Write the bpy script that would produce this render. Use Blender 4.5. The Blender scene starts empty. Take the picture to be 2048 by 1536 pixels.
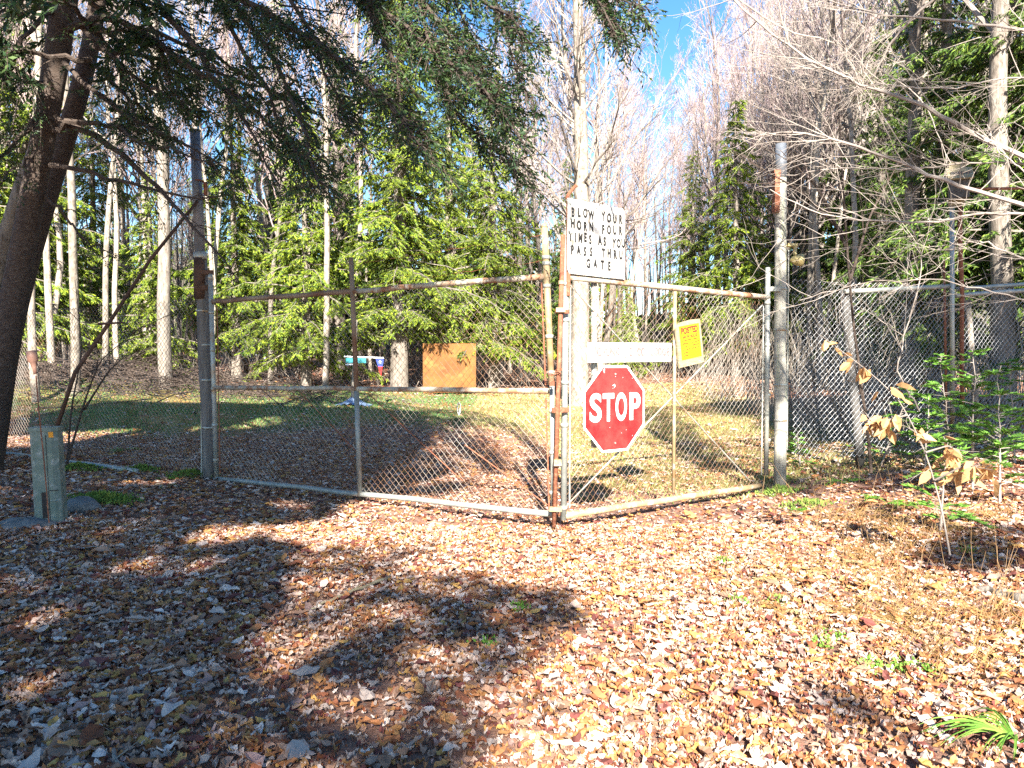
import bpy, math, random
import numpy as np
from mathutils import Vector, Matrix
D = bpy.data; SC = bpy.context.scene; COL = SC.collection
R = math.radians
# ------------------------------------------------------------------ camera, sky, sun, exposure
F = 1538.0; CAMH = 1.38; PITCH = math.atan(38/1538)
cam = D.objects.new('camera', D.cameras.new('camera')); COL.objects.link(cam)
cam.location = (0, 0, CAMH); cam.rotation_euler = (R(90)-PITCH, 0, 0)
cam.data.sensor_width = 36; cam.data.lens = 36*F/2048; cam.data.clip_end = 600; cam.data.clip_start = 0.05
SC.camera = cam
SUN = Vector((0.09, -1.75, 1.0)).normalized()          # towards the sun: behind the camera, 30 degrees up
sl = D.lights.new('sun', 'SUN'); sl.energy = 5.0; sl.angle = R(0.5); sl.color = (1, 0.93, 0.82)
so = D.objects.new('sun', sl); COL.objects.link(so); so.rotation_euler = SUN.to_track_quat('Z', 'Y').to_euler()
w = D.worlds.new('World'); SC.world = w; w.use_nodes = True
nt = w.node_tree; bg = nt.nodes['Background']; sk = nt.nodes.new('ShaderNodeTexSky')
sk.sky_type = 'NISHITA'; sk.sun_disc = False; sk.sun_elevation = math.asin(SUN.z); sk.sun_rotation = math.atan2(SUN.x, SUN.y)
sk.altitude = 300; sk.air_density = 1.0; sk.dust_density = 0.2; sk.ozone_density = 1.6
hs_ = nt.nodes.new('ShaderNodeHueSaturation'); hs_.inputs['Saturation'].default_value = 1.3
nt.links.new(sk.outputs[0], hs_.inputs['Color']); nt.links.new(hs_.outputs[0], bg.inputs[0]); bg.inputs[1].default_value = 0.06
SC.view_settings.view_transform = 'Standard'; SC.view_settings.look = 'None'; SC.view_settings.gamma = 1
SC.view_settings.exposure = 2.4
SC.cycles.max_bounces = 5; SC.cycles.diffuse_bounces = 3; SC.cycles.glossy_bounces = 2; SC.cycles.transmission_bounces = 2
SC.cycles.use_denoising = False
# ------------------------------------------------------------------ helpers
def ray(px, py):
    a = (px-1024)/F; b = (768-py)/F; c, s = math.cos(PITCH), math.sin(PITCH)
    return np.array([a, c+s*b, -s+c*b])
def at(px, py, y):
    d = ray(px, py); return np.array([0, 0, CAMH]) + d*(y/d[1])
def sstep(a, b, t):
    t = np.clip((t-a)/(b-a), 0, 1); return t*t*(3-2*t)
def terrain(x, y):
    x = np.asarray(x, float); y = np.asarray(y, float)
    z = 0.036*np.maximum(0, y-11)*sstep(10, 16, y)
    z = z + 0.085*np.maximum(0, x-2.0)*sstep(2, 3.6, x)*(1-0.6*sstep(5, 14, x))
    z = z + 0.05*np.maximum(0, -x-2.4)*(1-0.6*sstep(4, 12, -x))
    z = z + 0.5*np.exp(-((x+11.5)/3.6)**2-((y-21)/2.2)**2)
    z = z + 0.018*np.sin(x*2.1+0.5*y)*np.cos(y*1.7) + 0.03*np.sin(x*0.6+1)*np.sin(y*0.5)
    return z
def ground(px, py):
    d = ray(px, py); t = 0.5
    while t < 150:
        p = np.array([0, 0, CAMH])+d*t
        if p[2] < terrain(p[0], p[1]): break
        t += 0.02
    return p
def mesh_from(name, V, Fs, mat=None, col=None, smooth=False):
    """Fs: list of int arrays (n,k) of faces"""
    me = D.meshes.new(name); V = np.asarray(V, np.float32)
    me.vertices.add(len(V)); me.vertices.foreach_set('co', V.ravel())
    idx = np.concatenate([f.ravel() for f in Fs]).astype(np.int32)
    sizes = np.concatenate([np.full(len(f), f.shape[1]) for f in Fs]).astype(np.int32)
    starts = np.concatenate([[0], np.cumsum(sizes)[:-1]]).astype(np.int32)
    me.loops.add(len(idx)); me.loops.foreach_set('vertex_index', idx)
    me.polygons.add(len(sizes)); me.polygons.foreach_set('loop_start', starts)
    try: me.polygons.foreach_set('loop_total', sizes)
    except Exception: pass
    me.polygons.foreach_set('use_smooth', np.full(len(sizes), smooth))
    if col is not None:
        c = me.color_attributes.new('Col', 'FLOAT_COLOR', 'POINT')
        a = np.ones((len(V), 4), np.float32); a[:, :3] = col; c.data.foreach_set('color', a.ravel())
    me.update(); me.validate()
    if mat: me.materials.append(mat)
    return me
class MB:
    def __init__(s): s.V = []; s.F = {}; s.C = []; s.n = 0
    def add(s, V, Fa, col=None):
        V = np.asarray(V, float).reshape(-1, 3); s.V.append(V)
        for f in (Fa if isinstance(Fa, list) else [Fa]):
            f = np.asarray(f); s.F.setdefault(f.shape[1], []).append(f+s.n)
        s.C.append(np.broadcast_to(np.asarray(col if col is not None else (1, 1, 1), float), (len(V), 3)))
        s.n += len(V); return s
    def mesh(s, name, mat=None, smooth=False, col=False):
        V = np.concatenate(s.V); Fs = [np.concatenate(v) for v in s.F.values()]
        return mesh_from(name, V, Fs, mat, np.concatenate(s.C) if col else None, smooth)
    def obj(s, name, mat=None, parent=None, smooth=False, col=False):
        o = D.objects.new(name, s.mesh(name, mat, smooth, col)); COL.objects.link(o)
        if parent:
            o.parent = parent; o.matrix_parent_inverse = Matrix.Translation(-parent.location) if parent.rotation_euler.z == 0 and parent.scale.x == 1 else parent.matrix_basis.inverted()
        return o
    def box(s, c, d, ax=None, ay=None, az=None, col=None, bev=0):
        c = np.asarray(c, float); d = np.asarray(d, float)/2
        ax = np.array([1, 0, 0.]) if ax is None else np.asarray(ax, float); az = np.array([0, 0, 1.]) if az is None else np.asarray(az, float)
        ay = np.cross(az, ax) if ay is None else np.asarray(ay, float)
        sg = np.array([[x, y, z] for z in (-1, 1) for y in (-1, 1) for x in (-1, 1)])
        V = c+sg[:, :1]*d[0]*ax+sg[:, 1:2]*d[1]*ay+sg[:, 2:]*d[2]*az
        return s.add(V, np.array([[0, 2, 3, 1], [4, 5, 7, 6], [0, 1, 5, 4], [2, 6, 7, 3], [0, 4, 6, 2], [1, 3, 7, 5]]), col)
    def tubes(s, P, Rr, sides=4, cap=False, col=None):
        """P (m,n,3) polylines, Rr (m,n) radii"""
        P = np.asarray(P, float); Rr = np.asarray(Rr, float)
        if P.ndim == 2: P = P[None]; Rr = np.broadcast_to(Rr, P.shape[:2])
        m, n, _ = P.shape; Rr = np.broadcast_to(Rr, (m, n))
        T = np.gradient(P, axis=1) if n > 2 else np.repeat(P[:, 1:]-P[:, :1], 2, axis=1)
        T /= np.linalg.norm(T, axis=2, keepdims=True)+1e-9
        mt = np.abs(P[:, -1]-P[:, 0]); mt /= np.linalg.norm(mt, axis=1, keepdims=True)+1e-9
        ref = np.where(mt[:, 2:3] > 0.8, np.array([[0.2, 1, 0]]), np.array([[0, 0, 1.]]))[:, None, :]
        U = np.cross(T, ref); U /= np.linalg.norm(U, axis=2, keepdims=True)+1e-9
        W = np.cross(T, U)
        a = np.arange(sides)/sides*2*math.pi + (math.pi/4 if sides == 4 else 0)
        V = P[:, :, None]+Rr[:, :, None, None]*(np.cos(a)[None, None, :, None]*U[:, :, None]+np.sin(a)[None, None, :, None]*W[:, :, None])
        i = np.arange(m)[:, None, None]*n*sides; j = np.arange(n-1)[None, :, None]*sides; k = np.arange(sides)[None, None, :]; k2 = (k+1) % sides
        Q = np.stack([i+j+k, i+j+k2, i+j+sides+k2, i+j+sides+k], -1).reshape(-1, 4)
        c = None if col is None else np.repeat(np.broadcast_to(np.asarray(col, float), (m, 3)), n*sides, axis=0)
        fs = [Q]
        if cap:
            for e, rev in ((0, 1), (n-1, 0)):
                f = (np.arange(m)[:, None]*n*sides+e*sides+np.arange(sides)[None])
                fs.append(f[:, ::-1] if rev else f)
        return s.add(V.reshape(-1, 3), fs, c)
    def pipe(s, a, b, r, sides=12, r2=None, n=2, wob=0, rng=None, col=None):
        a = np.asarray(a, float); b = np.asarray(b, float); t = np.linspace(0, 1, n)[:, None]
        P = a+(b-a)*t
        if wob and rng is not None: P[1:-1] += rng.normal(0, wob, (n-2, 3))
        return s.tubes(P[None], np.linspace(r, r if r2 is None else r2, n)[None], sides, cap=True, col=col)
def tag(o, label=None, cat=None, group=None, kind=None):
    if label: o['label'] = label
    if cat: o['category'] = cat
    if group: o['group'] = group
    if kind: o['kind'] = kind
    return o
def empty(name, loc, label=None, cat=None, group=None):
    o = D.objects.new(name, None); COL.objects.link(o); o.location = tuple(loc); o.empty_display_size = 0.2
    return tag(o, label, cat, group)
def mat(name, c1, c2=None, scale=8, rough=0.8, metal=0, bump=0.0, stretch=(1, 1, 1), lo=0.35, hi=0.65, c3=None, s3=30, vcol=False, trans=0, rnd=0, spec=0.3, vor=0):
    m = D.materials.new(name); m.use_nodes = True; n = m.node_tree.nodes; l = m.node_tree.links; b = n['Principled BSDF']
    b.inputs['Roughness'].default_value = rough; b.inputs['Metallic'].default_value = metal
    b.inputs['Specular IOR Level'].default_value = spec
    tc = n.new('ShaderNodeTexCoord'); mp = n.new('ShaderNodeMapping'); mp.inputs['Scale'].default_value = stretch
    l.new(tc.outputs['Object'], mp.inputs[0])
    def noise(sc, det=6):
        q = n.new('ShaderNodeTexNoise'); q.inputs['Scale'].default_value = sc; q.inputs['Detail'].default_value = det; q.inputs['Roughness'].default_value = 0.65
        l.new(mp.outputs[0], q.inputs['Vector']); return q
    def mix(f, a, bb, mode='MIX'):
        q = n.new('ShaderNodeMix'); q.data_type = 'RGBA'; q.blend_type = mode
        for sck, v in ((q.inputs[0], f), (q.inputs[6], a), (q.inputs[7], bb)):
            if hasattr(v, 'is_linked'): l.new(v, sck)
            else: sck.default_value = v if isinstance(v, float) else (*v, 1) if len(v) == 3 else v
        return q.outputs[2]
    out = None
    def ramp(sock, lo, hi):
        q = n.new('ShaderNodeMapRange'); l.new(sock, q.inputs[0]); q.inputs[1].default_value = lo; q.inputs[2].default_value = hi; return q.outputs[0]
    cur = (*c1, 1)
    if c2 is not None:
        nz = noise(scale); cur = mix(ramp(nz.outputs['Fac'], lo, hi), c1, c2)
    if c3 is not None:
        nz3 = noise(s3); cur = mix(ramp(nz3.outputs['Fac'], 0.52, 0.66), cur, c3)
    if vcol:
        at_ = n.new('ShaderNodeVertexColor'); at_.layer_name = 'Col'; cur = mix(1.0, cur, at_.outputs[0], 'MULTIPLY')
    if rnd:
        oi = n.new('ShaderNodeObjectInfo'); q = n.new('ShaderNodeMapRange'); l.new(oi.outputs['Random'], q.inputs[0]); q.inputs[3].default_value = 1-rnd; q.inputs[4].default_value = 1+rnd
        hs = n.new('ShaderNodeHueSaturation'); l.new(q.outputs[0], hs.inputs['Value'])
        if hasattr(cur, 'is_linked'): l.new(cur, hs.inputs['Color'])
        else: hs.inputs['Color'].default_value = cur
        cur = hs.outputs[0]
    if hasattr(cur, 'is_linked'): l.new(cur, b.inputs['Base Color'])
    else: b.inputs['Base Color'].default_value = cur
    if bump:
        bn = n.new('ShaderNodeBump'); bn.inputs['Strength'].default_value = bump; bn.inputs['Distance'].default_value = 0.02
        nb = noise(scale*2.5); l.new(nb.outputs['Fac'], bn.inputs['Height']); l.new(bn.outputs[0], b.inputs['Normal'])
    if trans:
        tr = n.new('ShaderNodeBsdfTranslucent'); ms = n.new('ShaderNodeMixShader'); ms.inputs[0].default_value = trans
        if hasattr(cur, 'is_linked'): l.new(cur, tr.inputs[0])
        else: tr.inputs[0].default_value = cur
        l.new(b.outputs[0], ms.inputs[1]); l.new(tr.outputs[0], ms.inputs[2]); l.new(ms.outputs[0], n['Material Output'].inputs[0])
    return m
M = {}
M['soil'] = mat('soil', (0.13, 0.06, 0.04), (0.34, 0.19, 0.13), 22, 0.95, bump=0.8, c3=(0.18, 0.14, 0.12), s3=55, vcol=True)
M['leaf'] = mat('leaf', (1, 1, 1), vcol=True, rough=0.65, spec=0.25, trans=0.15)
M['grass'] = mat('grass', (1, 1, 1), vcol=True, rough=0.6, trans=0.25, spec=0.2)
M['bark'] = mat('bark', (0.14, 0.115, 0.095), (0.27, 0.24, 0.205), 5, 0.9, bump=0.7, stretch=(3, 3, 0.7), rnd=0.35, c3=(0.08, 0.065, 0.05), s3=9)
M['pale_bark'] = mat('pale_bark', (0.17, 0.14, 0.11), (0.36, 0.32, 0.27), 4, 0.9, bump=0.8, stretch=(2, 2, 1), rnd=0.3, c3=(0.10, 0.08, 0.06), s3=9)
M['dark_bark'] = mat('dark_bark', (0.045, 0.032, 0.026), (0.09, 0.066, 0.052), 14, 0.95, bump=1.0, stretch=(1, 1, 2.6), c3=(0.11, 0.09, 0.08), s3=24)
M['twig'] = mat('twig', (0.18, 0.15, 0.13), (0.33, 0.29, 0.26), 1.5, 0.8, rnd=0.2)
M['red_twig'] = mat('red_twig', (0.25, 0.18, 0.17), (0.32, 0.26, 0.25), 1.5, 0.8, rnd=0.2)
M['needle'] = mat('needle', (1, 1, 1), vcol=True, rough=0.55, spec=0.3, trans=0.22)
M['galv'] = mat('galvanised', (0.42, 0.43, 0.40), (0.30, 0.32, 0.29), 9, 0.5, 0.35, bump=0.1, c3=(0.36, 0.24, 0.14), s3=5)
M['galv_clean'] = mat('galvanised_clean', (0.32, 0.33, 0.31), (0.22, 0.235, 0.215), 11, 0.5, 0.3, bump=0.1, c3=(0.40, 0.37, 0.31), s3=14)
M['wire'] = mat('fence_wire', (0.36, 0.33, 0.29), (0.20, 0.11, 0.065), 1.7, 0.55, 0.3, lo=0.40, hi=0.56)
M['wire_clean'] = mat('fence_wire_clean', (0.40, 0.41, 0.43), (0.28, 0.28, 0.29), 2, 0.5, 0.35)
M['rust'] = mat('rust', (0.26, 0.10, 0.055), (0.17, 0.06, 0.035), 14, 0.85, 0.1, bump=0.3, c3=(0.34, 0.17, 0.10), s3=30)
M['rusty_rail'] = mat('rusty_rail', (0.40, 0.36, 0.28), (0.26, 0.13, 0.07), 5, 0.7, 0.15, bump=0.2, lo=0.45, hi=0.58, c3=(0.46, 0.44, 0.38), s3=12)
M['brown_rail'] = mat('brown_rail', (0.17, 0.09, 0.055), (0.30, 0.24, 0.18), 3, 0.75, 0.15, bump=0.2)
M['brown_rail_dark'] = mat('dark_brown', (0.05, 0.03, 0.022), (0.11, 0.06, 0.04), 6, 0.85, bump=0.4)
M['cream_pipe'] = mat('cream_pipe', (0.34, 0.27, 0.16), (0.30, 0.18, 0.085), 6, 0.6, 0.1, bump=0.1, c3=(0.42, 0.39, 0.32), s3=14)
M['post_wood'] = mat('post_wood', (0.44, 0.42, 0.36), (0.30, 0.28, 0.24), 5, 0.85, bump=0.5, stretch=(5, 5, 0.5), c3=(0.38, 0.40, 0.27), s3=4)
M['shaded_wood'] = mat('shaded_wood', (0.19, 0.175, 0.16), (0.11, 0.10, 0.092), 5, 0.85, bump=0.5, stretch=(5, 5, 0.5), c3=(0.09, 0.08, 0.075), s3=6)  # darker copy of post_wood: shade on the left pole put into its colour
M['old_wood'] = mat('old_wood', (0.11, 0.105, 0.10), (0.065, 0.06, 0.055), 6, 0.9, bump=0.5, stretch=(6, 6, 0.5))
M['board_wood'] = mat('board_wood', (0.28, 0.235, 0.15), (0.18, 0.145, 0.085), 7, 0.8, bump=0.3, stretch=(1, 1, 6), c3=(0.34, 0.30, 0.21), s3=20)
M['white_paint'] = mat('white_paint', (0.78, 0.78, 0.77), (0.66, 0.64, 0.60), 6, 0.5, lo=0.45, hi=0.8)
M['weathered_white'] = mat('weathered_white', (0.46, 0.45, 0.43), (0.27, 0.255, 0.23), 5, 0.7, lo=0.45, hi=0.75, c3=(0.20, 0.17, 0.14), s3=11, stretch=(1, 1, .6))
M['black_paint'] = mat('black_paint', (0.010, 0.010, 0.011), (0.035, 0.035, 0.035), 40, 0.8, spec=.1)
M['stop_red'] = mat('stop_red', (0.42, 0.012, 0.014), (0.50, 0.04, 0.035), 5, 0.4, c3=(0.36, 0.01, 0.012), s3=3, spec=0.4)
M['yellow'] = mat('posted_yellow', (0.55, 0.46, 0.006), (0.48, 0.38, 0.006), 8, 0.6)
M['brown_ink'] = mat('brown_ink', (0.13, 0.03, 0.012))
M['faded_ink'] = mat('faded_ink', (0.09, 0.055, 0.055), (0.22, 0.19, 0.185), 60, 0.7)
M['plywood'] = mat('plywood', (0.20, 0.085, 0.018), (0.10, 0.036, 0.009), 1.0, 0.75, bump=0.2, stretch=(1, 1, 1), c3=(0.22, 0.11, 0.03), s3=2.5)
M['ped_green'] = mat('pedestal_green', (0.12, 0.16, 0.13), (0.17, 0.205, 0.17), 6, 0.55, c3=(0.28, 0.30, 0.27), s3=16, bump=0.05)
M['black_plastic'] = mat('black_plastic', (0.015, 0.015, 0.017), rough=0.5)
M['orange'] = mat('orange_label', (0.75, 0.30, 0.03))
M['rock'] = mat('rock', (0.10, 0.095, 0.09), (0.20, 0.19, 0.18), 6, 0.95, bump=0.9, c3=(0.14, 0.14, 0.14), s3=14)
M['moss'] = mat('moss', (1, 1, 1), vcol=True, rough=0.9)
M['teal'] = mat('teal_paint', (0.02, 0.22, 0.24), (0.02, 0.15, 0.18), 6, 0.5)
M['blue_cloth'] = mat('blue_cloth', (0.10, 0.17, 0.30), (0.22, 0.30, 0.42), 5, 0.8)
M['flag_blue'] = mat('flag_blue', (0.03, 0.05, 0.22)); M['flag_red'] = mat('flag_red', (0.34, 0.02, 0.02))
M['bottle'] = mat('brown_bottle', (0.30, 0.17, 0.12), (0.24, 0.13, 0.10), 9, 0.5)
M['tan_leaf'] = mat('tan_leaf', (1, 1, 1), vcol=True, rough=0.6, trans=0.3)
M['shed'] = mat('shed_white', (0.60, 0.62, 0.66), (0.5, 0.52, 0.56), 3, 0.7)
M['pipe_pole'] = mat('pole_metal', (0.14, 0.155, 0.18), (0.24, 0.26, 0.29), 5, 0.5, 0.4)
M['yellow_tin'] = mat('yellow_tin', (0.50, 0.42, 0.20), (0.40, 0.32, 0.14), 12, 0.5, 0.2)

# ------------------------------------------------------------------ ground
def grid(name, xs, ys, m, fcol):
    X, Y = np.meshgrid(xs, ys); Z = terrain(X, Y); V = np.stack([X, Y, Z], -1).reshape(-1, 3)
    nx, ny = len(xs), len(ys); i = np.arange(nx-1)[None]+np.arange(ny-1)[:, None]*nx
    me = mesh_from(name, V, [np.stack([i, i+1, i+nx+1, i+nx], -1).reshape(-1, 4)], m, fcol(X.ravel(), Y.ravel()), smooth=True)
    o = D.objects.new(name, me); COL.objects.link(o); return o
xs = np.concatenate([np.linspace(-300, -22, 20), np.arange(-20, 20, 0.25), np.linspace(22, 300, 20)])
ys = np.concatenate([np.linspace(-60, -6, 14), np.arange(-4, 34, 0.25), np.linspace(36, 400, 40)])
lawn = lambda x, y: sstep(12.5, 15.5, y + 1.6*np.sin(x*0.7) + np.where(x > 0.6, 5.5, 0) + np.where(x > 0.6, 0, -0.5)) * (1-sstep(24, 26, y+0.5*np.sin(x))) * (1-sstep(4.6, 6.5, x))
g = grid('ground', xs, ys, M['soil'], lambda x, y: (lambda k: np.array([1, 1, 1.])*(1-k)+np.array([.9, 1.25, .6])*k)((lawn(x, y)*(y > 8.5))[:, None])); g['kind'] = 'structure'

rng = np.random.default_rng(7)
PAL = np.array([(0.40, 0.23, 0.15), (0.36, 0.15, 0.06), (0.50, 0.35, 0.27), (0.27, 0.095, 0.045), (0.44, 0.22, 0.08), (0.17, 0.055, 0.045), (0.60, 0.48, 0.41), (0.36, 0.23, 0.20), (0.52, 0.30, 0.09)])
PW = np.array([.16, .12, .20, .10, .11, .08, .15, .04, .04])
def leaves(n, X, Y, size, detail, rng, name_z=0.0, curl=0.26, tilt=0.16):
    """one oval or lobed curled leaf for every X, Y"""
    k = len(X); L = size[0]+(size[1]-size[0])*rng.random(k)**1.5; L = np.where((np.abs(X-.1*np.sin(Y)-.25) < 1.5) & (rng.random(k) < .75), L*.62, L); Wd = L*rng.uniform(0.38, 0.62, k)
    if detail:
        us = np.array([-.5, -.3, -.05, .22, .42, .56]); prof = np.array([.03, .72, 1, .78, .35, .0])
        vs = np.array([-1, 0, 1.])
    else:
        us = np.array([-.5, 0, .5]); prof = np.array([.15, 1, .1]); vs = np.array([-1, 0, 1.])
    nu, nv = len(us), len(vs)
    U, Vv = np.meshgrid(us, vs, indexing='ij'); Pf = np.repeat(prof[:, None], nv, 1)
    lob = 1+np.where(rng.random(k) < 0.3, 0.45, 0.08)[:, None, None]*rng.uniform(-1, 1, (k, nu, nv))
    x = L[:, None, None]*U[None]*np.ones((k, 1, 1)); y = Wd[:, None, None]*(Vv*Pf)[None]*lob*0.5
    c1 = rng.normal(0, curl, k)[:, None, None]; c2 = rng.normal(0, curl, k)[:, None, None]
    z = (c1*(y/Wd[:, None, None]*2)**2*Wd[:, None, None]*0.5+c2*(x/L[:, None, None])**2*L[:, None, None])+rng.normal(0, .006, (k, nu, nv))
    yaw = rng.uniform(0, 2*math.pi, k); ti = rng.normal(0, tilt, k); ro = rng.normal(0, tilt, k)
    def rot(a, b, t): return a*np.cos(t)[:, None, None]-b*np.sin(t)[:, None, None], a*np.sin(t)[:, None, None]+b*np.cos(t)[:, None, None]
    x, z = rot(x, z, ti); y, z = rot(y, z, ro); x, y = rot(x, y, yaw)
    base = terrain(X, Y)+rng.uniform(0.004, 0.03, k)+name_z
    V = np.stack([x+X[:, None, None], y+Y[:, None, None], z+base[:, None, None]], -1).reshape(-1, 3)
    i = np.arange(k)[:, None, None]*nu*nv+np.arange(nu-1)[None, :, None]*nv+np.arange(nv-1)[None, None, :]
    Fc = np.stack([i, i+nv, i+nv+1, i+1], -1).reshape(-1, 4)
    c = PAL[rng.choice(len(PAL), k, p=PW)]*rng.uniform(0.55, 1.25, (k, 1))
    return V, Fc, np.repeat(c, nu*nv, 0)
def wedge(n, y0, y1, rng, pad=0.8):
    y = rng.uniform(y0, y1, n*3); x = rng.uniform(-0.68*y1-pad, 0.68*y1+pad, n*3)
    k = np.abs(x) < 0.68*y+pad; return x[k][:n], y[k][:n]
mb = MB()
X, Y = wedge(66000, 2.0, 6.5, rng); k = rng.random(len(X)) < np.clip(.80+.35*np.sin(X*3.1+np.sin(Y*2.3))*np.sin(Y*2.7+X), .3, 1); X, Y = X[k], Y[k]; mb.add(*leaves(0, X, Y, (0.025, 0.095), True, rng, tilt=.14))
X, Y = wedge(800, 2.0, 7, rng); mb.add(*leaves(0, X, Y, (0.09, 0.15), True, rng, 0.015))
X, Y = wedge(52000, 6.3, 13, rng); k = rng.random(len(X)) > 0.65*lawn(X, Y); X, Y = X[k], Y[k]; mb.add(*leaves(0, X, Y, (0.035, 0.095), False, rng))
X, Y = wedge(34000, 12.5, 24, rng); k = rng.random(len(X)) > 0.74*lawn(X, Y); X, Y = X[k], Y[k]; mb.add(*leaves(0, X, Y, (0.06, 0.13), False, rng))
X, Y = wedge(30000, 23, 46, rng, 3); mb.add(*leaves(0, X, Y, (0.10, 0.22), False, rng))
tag(mb.obj('fallen_leaves', M['leaf'], col=True), 'brown and tan fallen leaves covering the track and woodland floor', 'leaves', kind='stuff')

def blades(X, Y, h, wd, cols, rng, lean=0.5):
    k = len(X); a = rng.uniform(0, 2*math.pi, k); H = rng.uniform(*h, k)
    dx, dy = np.cos(a)*wd, np.sin(a)*wd; z = terrain(X, Y)
    lx, ly = rng.normal(0, lean, k)*H, rng.normal(0, lean, k)*H
    V = np.stack([np.stack([X-dx, Y-dy, z], -1), np.stack([X+dx, Y+dy, z], -1), np.stack([X+lx, Y+ly, z+H], -1)], 1).reshape(-1, 3)
    c = cols[rng.integers(0, len(cols), k)]*rng.uniform(.7, 1.25, (k, 1))
    return V, np.arange(3*k).reshape(-1, 3), np.repeat(c, 3, 0)
mb = MB(); GC = np.array([(0.08, 0.18, 0.05), (0.12, 0.23, 0.06), (0.20, 0.24, 0.10), (0.06, 0.15, 0.06)])
X, Y = wedge(260000, 7.2, 27, rng, 2); k = (rng.random(len(X)) < lawn(X, Y)**0.8*np.clip(.6+.5*np.sin(X*1.3+np.sin(Y))*np.sin(Y*1.1+X*.4)+.2*np.sin(X*4+Y*3), .05, 1)) & ((Y > 12) | (X > 0.4+0.02*Y)) & (Y > 7.6+0.3*np.abs(X-1.5)); X, Y = X[k], Y[k]
dry = (X > -1)
V1 = blades(X[dry], Y[dry], (0.025, 0.06), 0.011, np.array([(0.30, 0.30, 0.11), (0.40, 0.35, 0.17), (0.18, 0.24, 0.06), (0.44, 0.36, 0.2)]), rng); mb.add(*V1)
V1 = blades(X[~dry], Y[~dry], (0.025, 0.07), 0.011, GC, rng); mb.add(*V1)
tag(mb.obj('grass', M['grass'], col=True), 'short green and straw coloured lawn grass beyond the gate', 'grass', kind='stuff')

# ------------------------------------------------------------------ needles and trees
def spray(P, Dv, L, Wd, cols, rng, up=0.6):
    """thin leaf quads at P pointing along Dv"""
    k = len(P); Dv = Dv/(np.linalg.norm(Dv, axis=1, keepdims=True)+1e-9)
    N = rng.normal(0, 1, (k, 3))*(1-up)+np.array([0, 0, 1])*up
    S = np.cross(Dv, N); S /= np.linalg.norm(S, axis=1, keepdims=True)+1e-9
    L = np.broadcast_to(L, k)[:, None]; Wd = np.broadcast_to(Wd, k)[:, None]
    V = np.stack([P, P+Dv*L*.45+S*Wd, P+Dv*L, P+Dv*L*.45-S*Wd], 1).reshape(-1, 3)
    return V, np.arange(4*k).reshape(-1, 4), np.repeat(cols, 4, 0)
NC = np.array([(0.12, 0.19, 0.02), (0.20, 0.27, 0.024), (0.05, 0.10, 0.02), (0.28, 0.34, 0.03)])
def hemlock_mesh(seed, H, z0=0.6, spread=0.27, nb=120, lsc=1.0, dens=1.0, cols=None):
    NCc = NC if cols is None else cols
    g = np.random.default_rng(seed); tr = MB(); br = MB(); nd = MB()
    n = 14; t = np.linspace(0, 1, n); P = np.stack([0.05*np.sin(t*4+seed), 0.05*np.cos(t*3), t*H], -1)
    tr.tubes(P[None], (0.018*H*(1-t)+0.01)[None], 8)
    for b in range(nb):
        q = ((b+g.random())/nb)**1.15; z = z0+(H-z0)*q
        ln = ((H-z)*spread+0.25)*(0.78+.34*math.sin(z*1.7+seed)*math.cos(b*2.4+seed*2))*g.uniform(0.45, 1.2)*min(1, 0.55+0.5*(z-z0+0.6))
        az = b*2.39996+g.normal(0, .3); d = np.array([math.cos(az), math.sin(az), 0])
        m = 7; tt = np.linspace(0, 1, m)[:, None]; sl = g.uniform(0.0, 0.35); dr = g.uniform(0.3, 0.6)
        Pb = np.array([0, 0, z])+d*tt*ln+np.array([0, 0, 1])*(sl*tt-dr*tt**2)*ln*0.9+g.normal(0, .03, (m, 3))*tt
        br.tubes(Pb[None], ((0.012+0.008*ln)*(1-tt[:, 0]*0.85))[None], 4)
        side = np.cross(d, [0, 0, 1.])
        ns = max(5, int(ln*17*dens)); s = g.uniform(0.12, 1, ns)
        pos = np.stack([np.interp(s, tt[:, 0], Pb[:, i]) for i in range(3)], -1)
        sg = g.choice([-1, 1], ns); tl = (0.14+0.42*(1-s)*min(1.3, ln/2)+0.1*g.random(ns))
        td = side*sg[:, None]*0.8+d*g.uniform(.35, .9, (ns, 1))+np.array([0, 0, -1])*g.uniform(0.15, 1.1, (ns, 1))+g.normal(0, .15, (ns, 3))
        td /= np.linalg.norm(td, axis=1, keepdims=True)
        br.tubes(np.stack([pos, pos+td*tl[:, None]*.9], 1), np.tile([0.005, 0.002], (ns, 1)), 3)
        nq = np.maximum(5, (tl/0.05/lsc*4.0).astype(int)); rep = np.repeat(np.arange(ns), nq)
        f = g.random(len(rep)); p = pos[rep]+td[rep]*(tl[rep]*f)[:, None]+np.stack([np.zeros(len(rep))]*2+[-0.12*tl[rep]*f**2], -1)
        s2 = np.cross(td[rep], [0, 0, 1.])*g.choice([-1, 1], len(rep))[:, None]
        dd = td[rep]*1.0+s2*0.6+g.normal(0, .25, (len(rep), 3))-np.array([0, 0, .3])
        c = NCc[g.integers(0, 4, len(rep))]*g.uniform(.7, 1.3, (len(rep), 1))*g.uniform(.75, 1.2)
        nd.add(*spray(p, dd, g.uniform(.07, .17, len(rep))*lsc, g.uniform(.008, .016, len(rep))*lsc, c, g, .35))
    return tr.mesh('trunk', M['bark'], True), br.mesh('branches', M['bark']), nd.mesh('crown', M['needle'], col=True)
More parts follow.
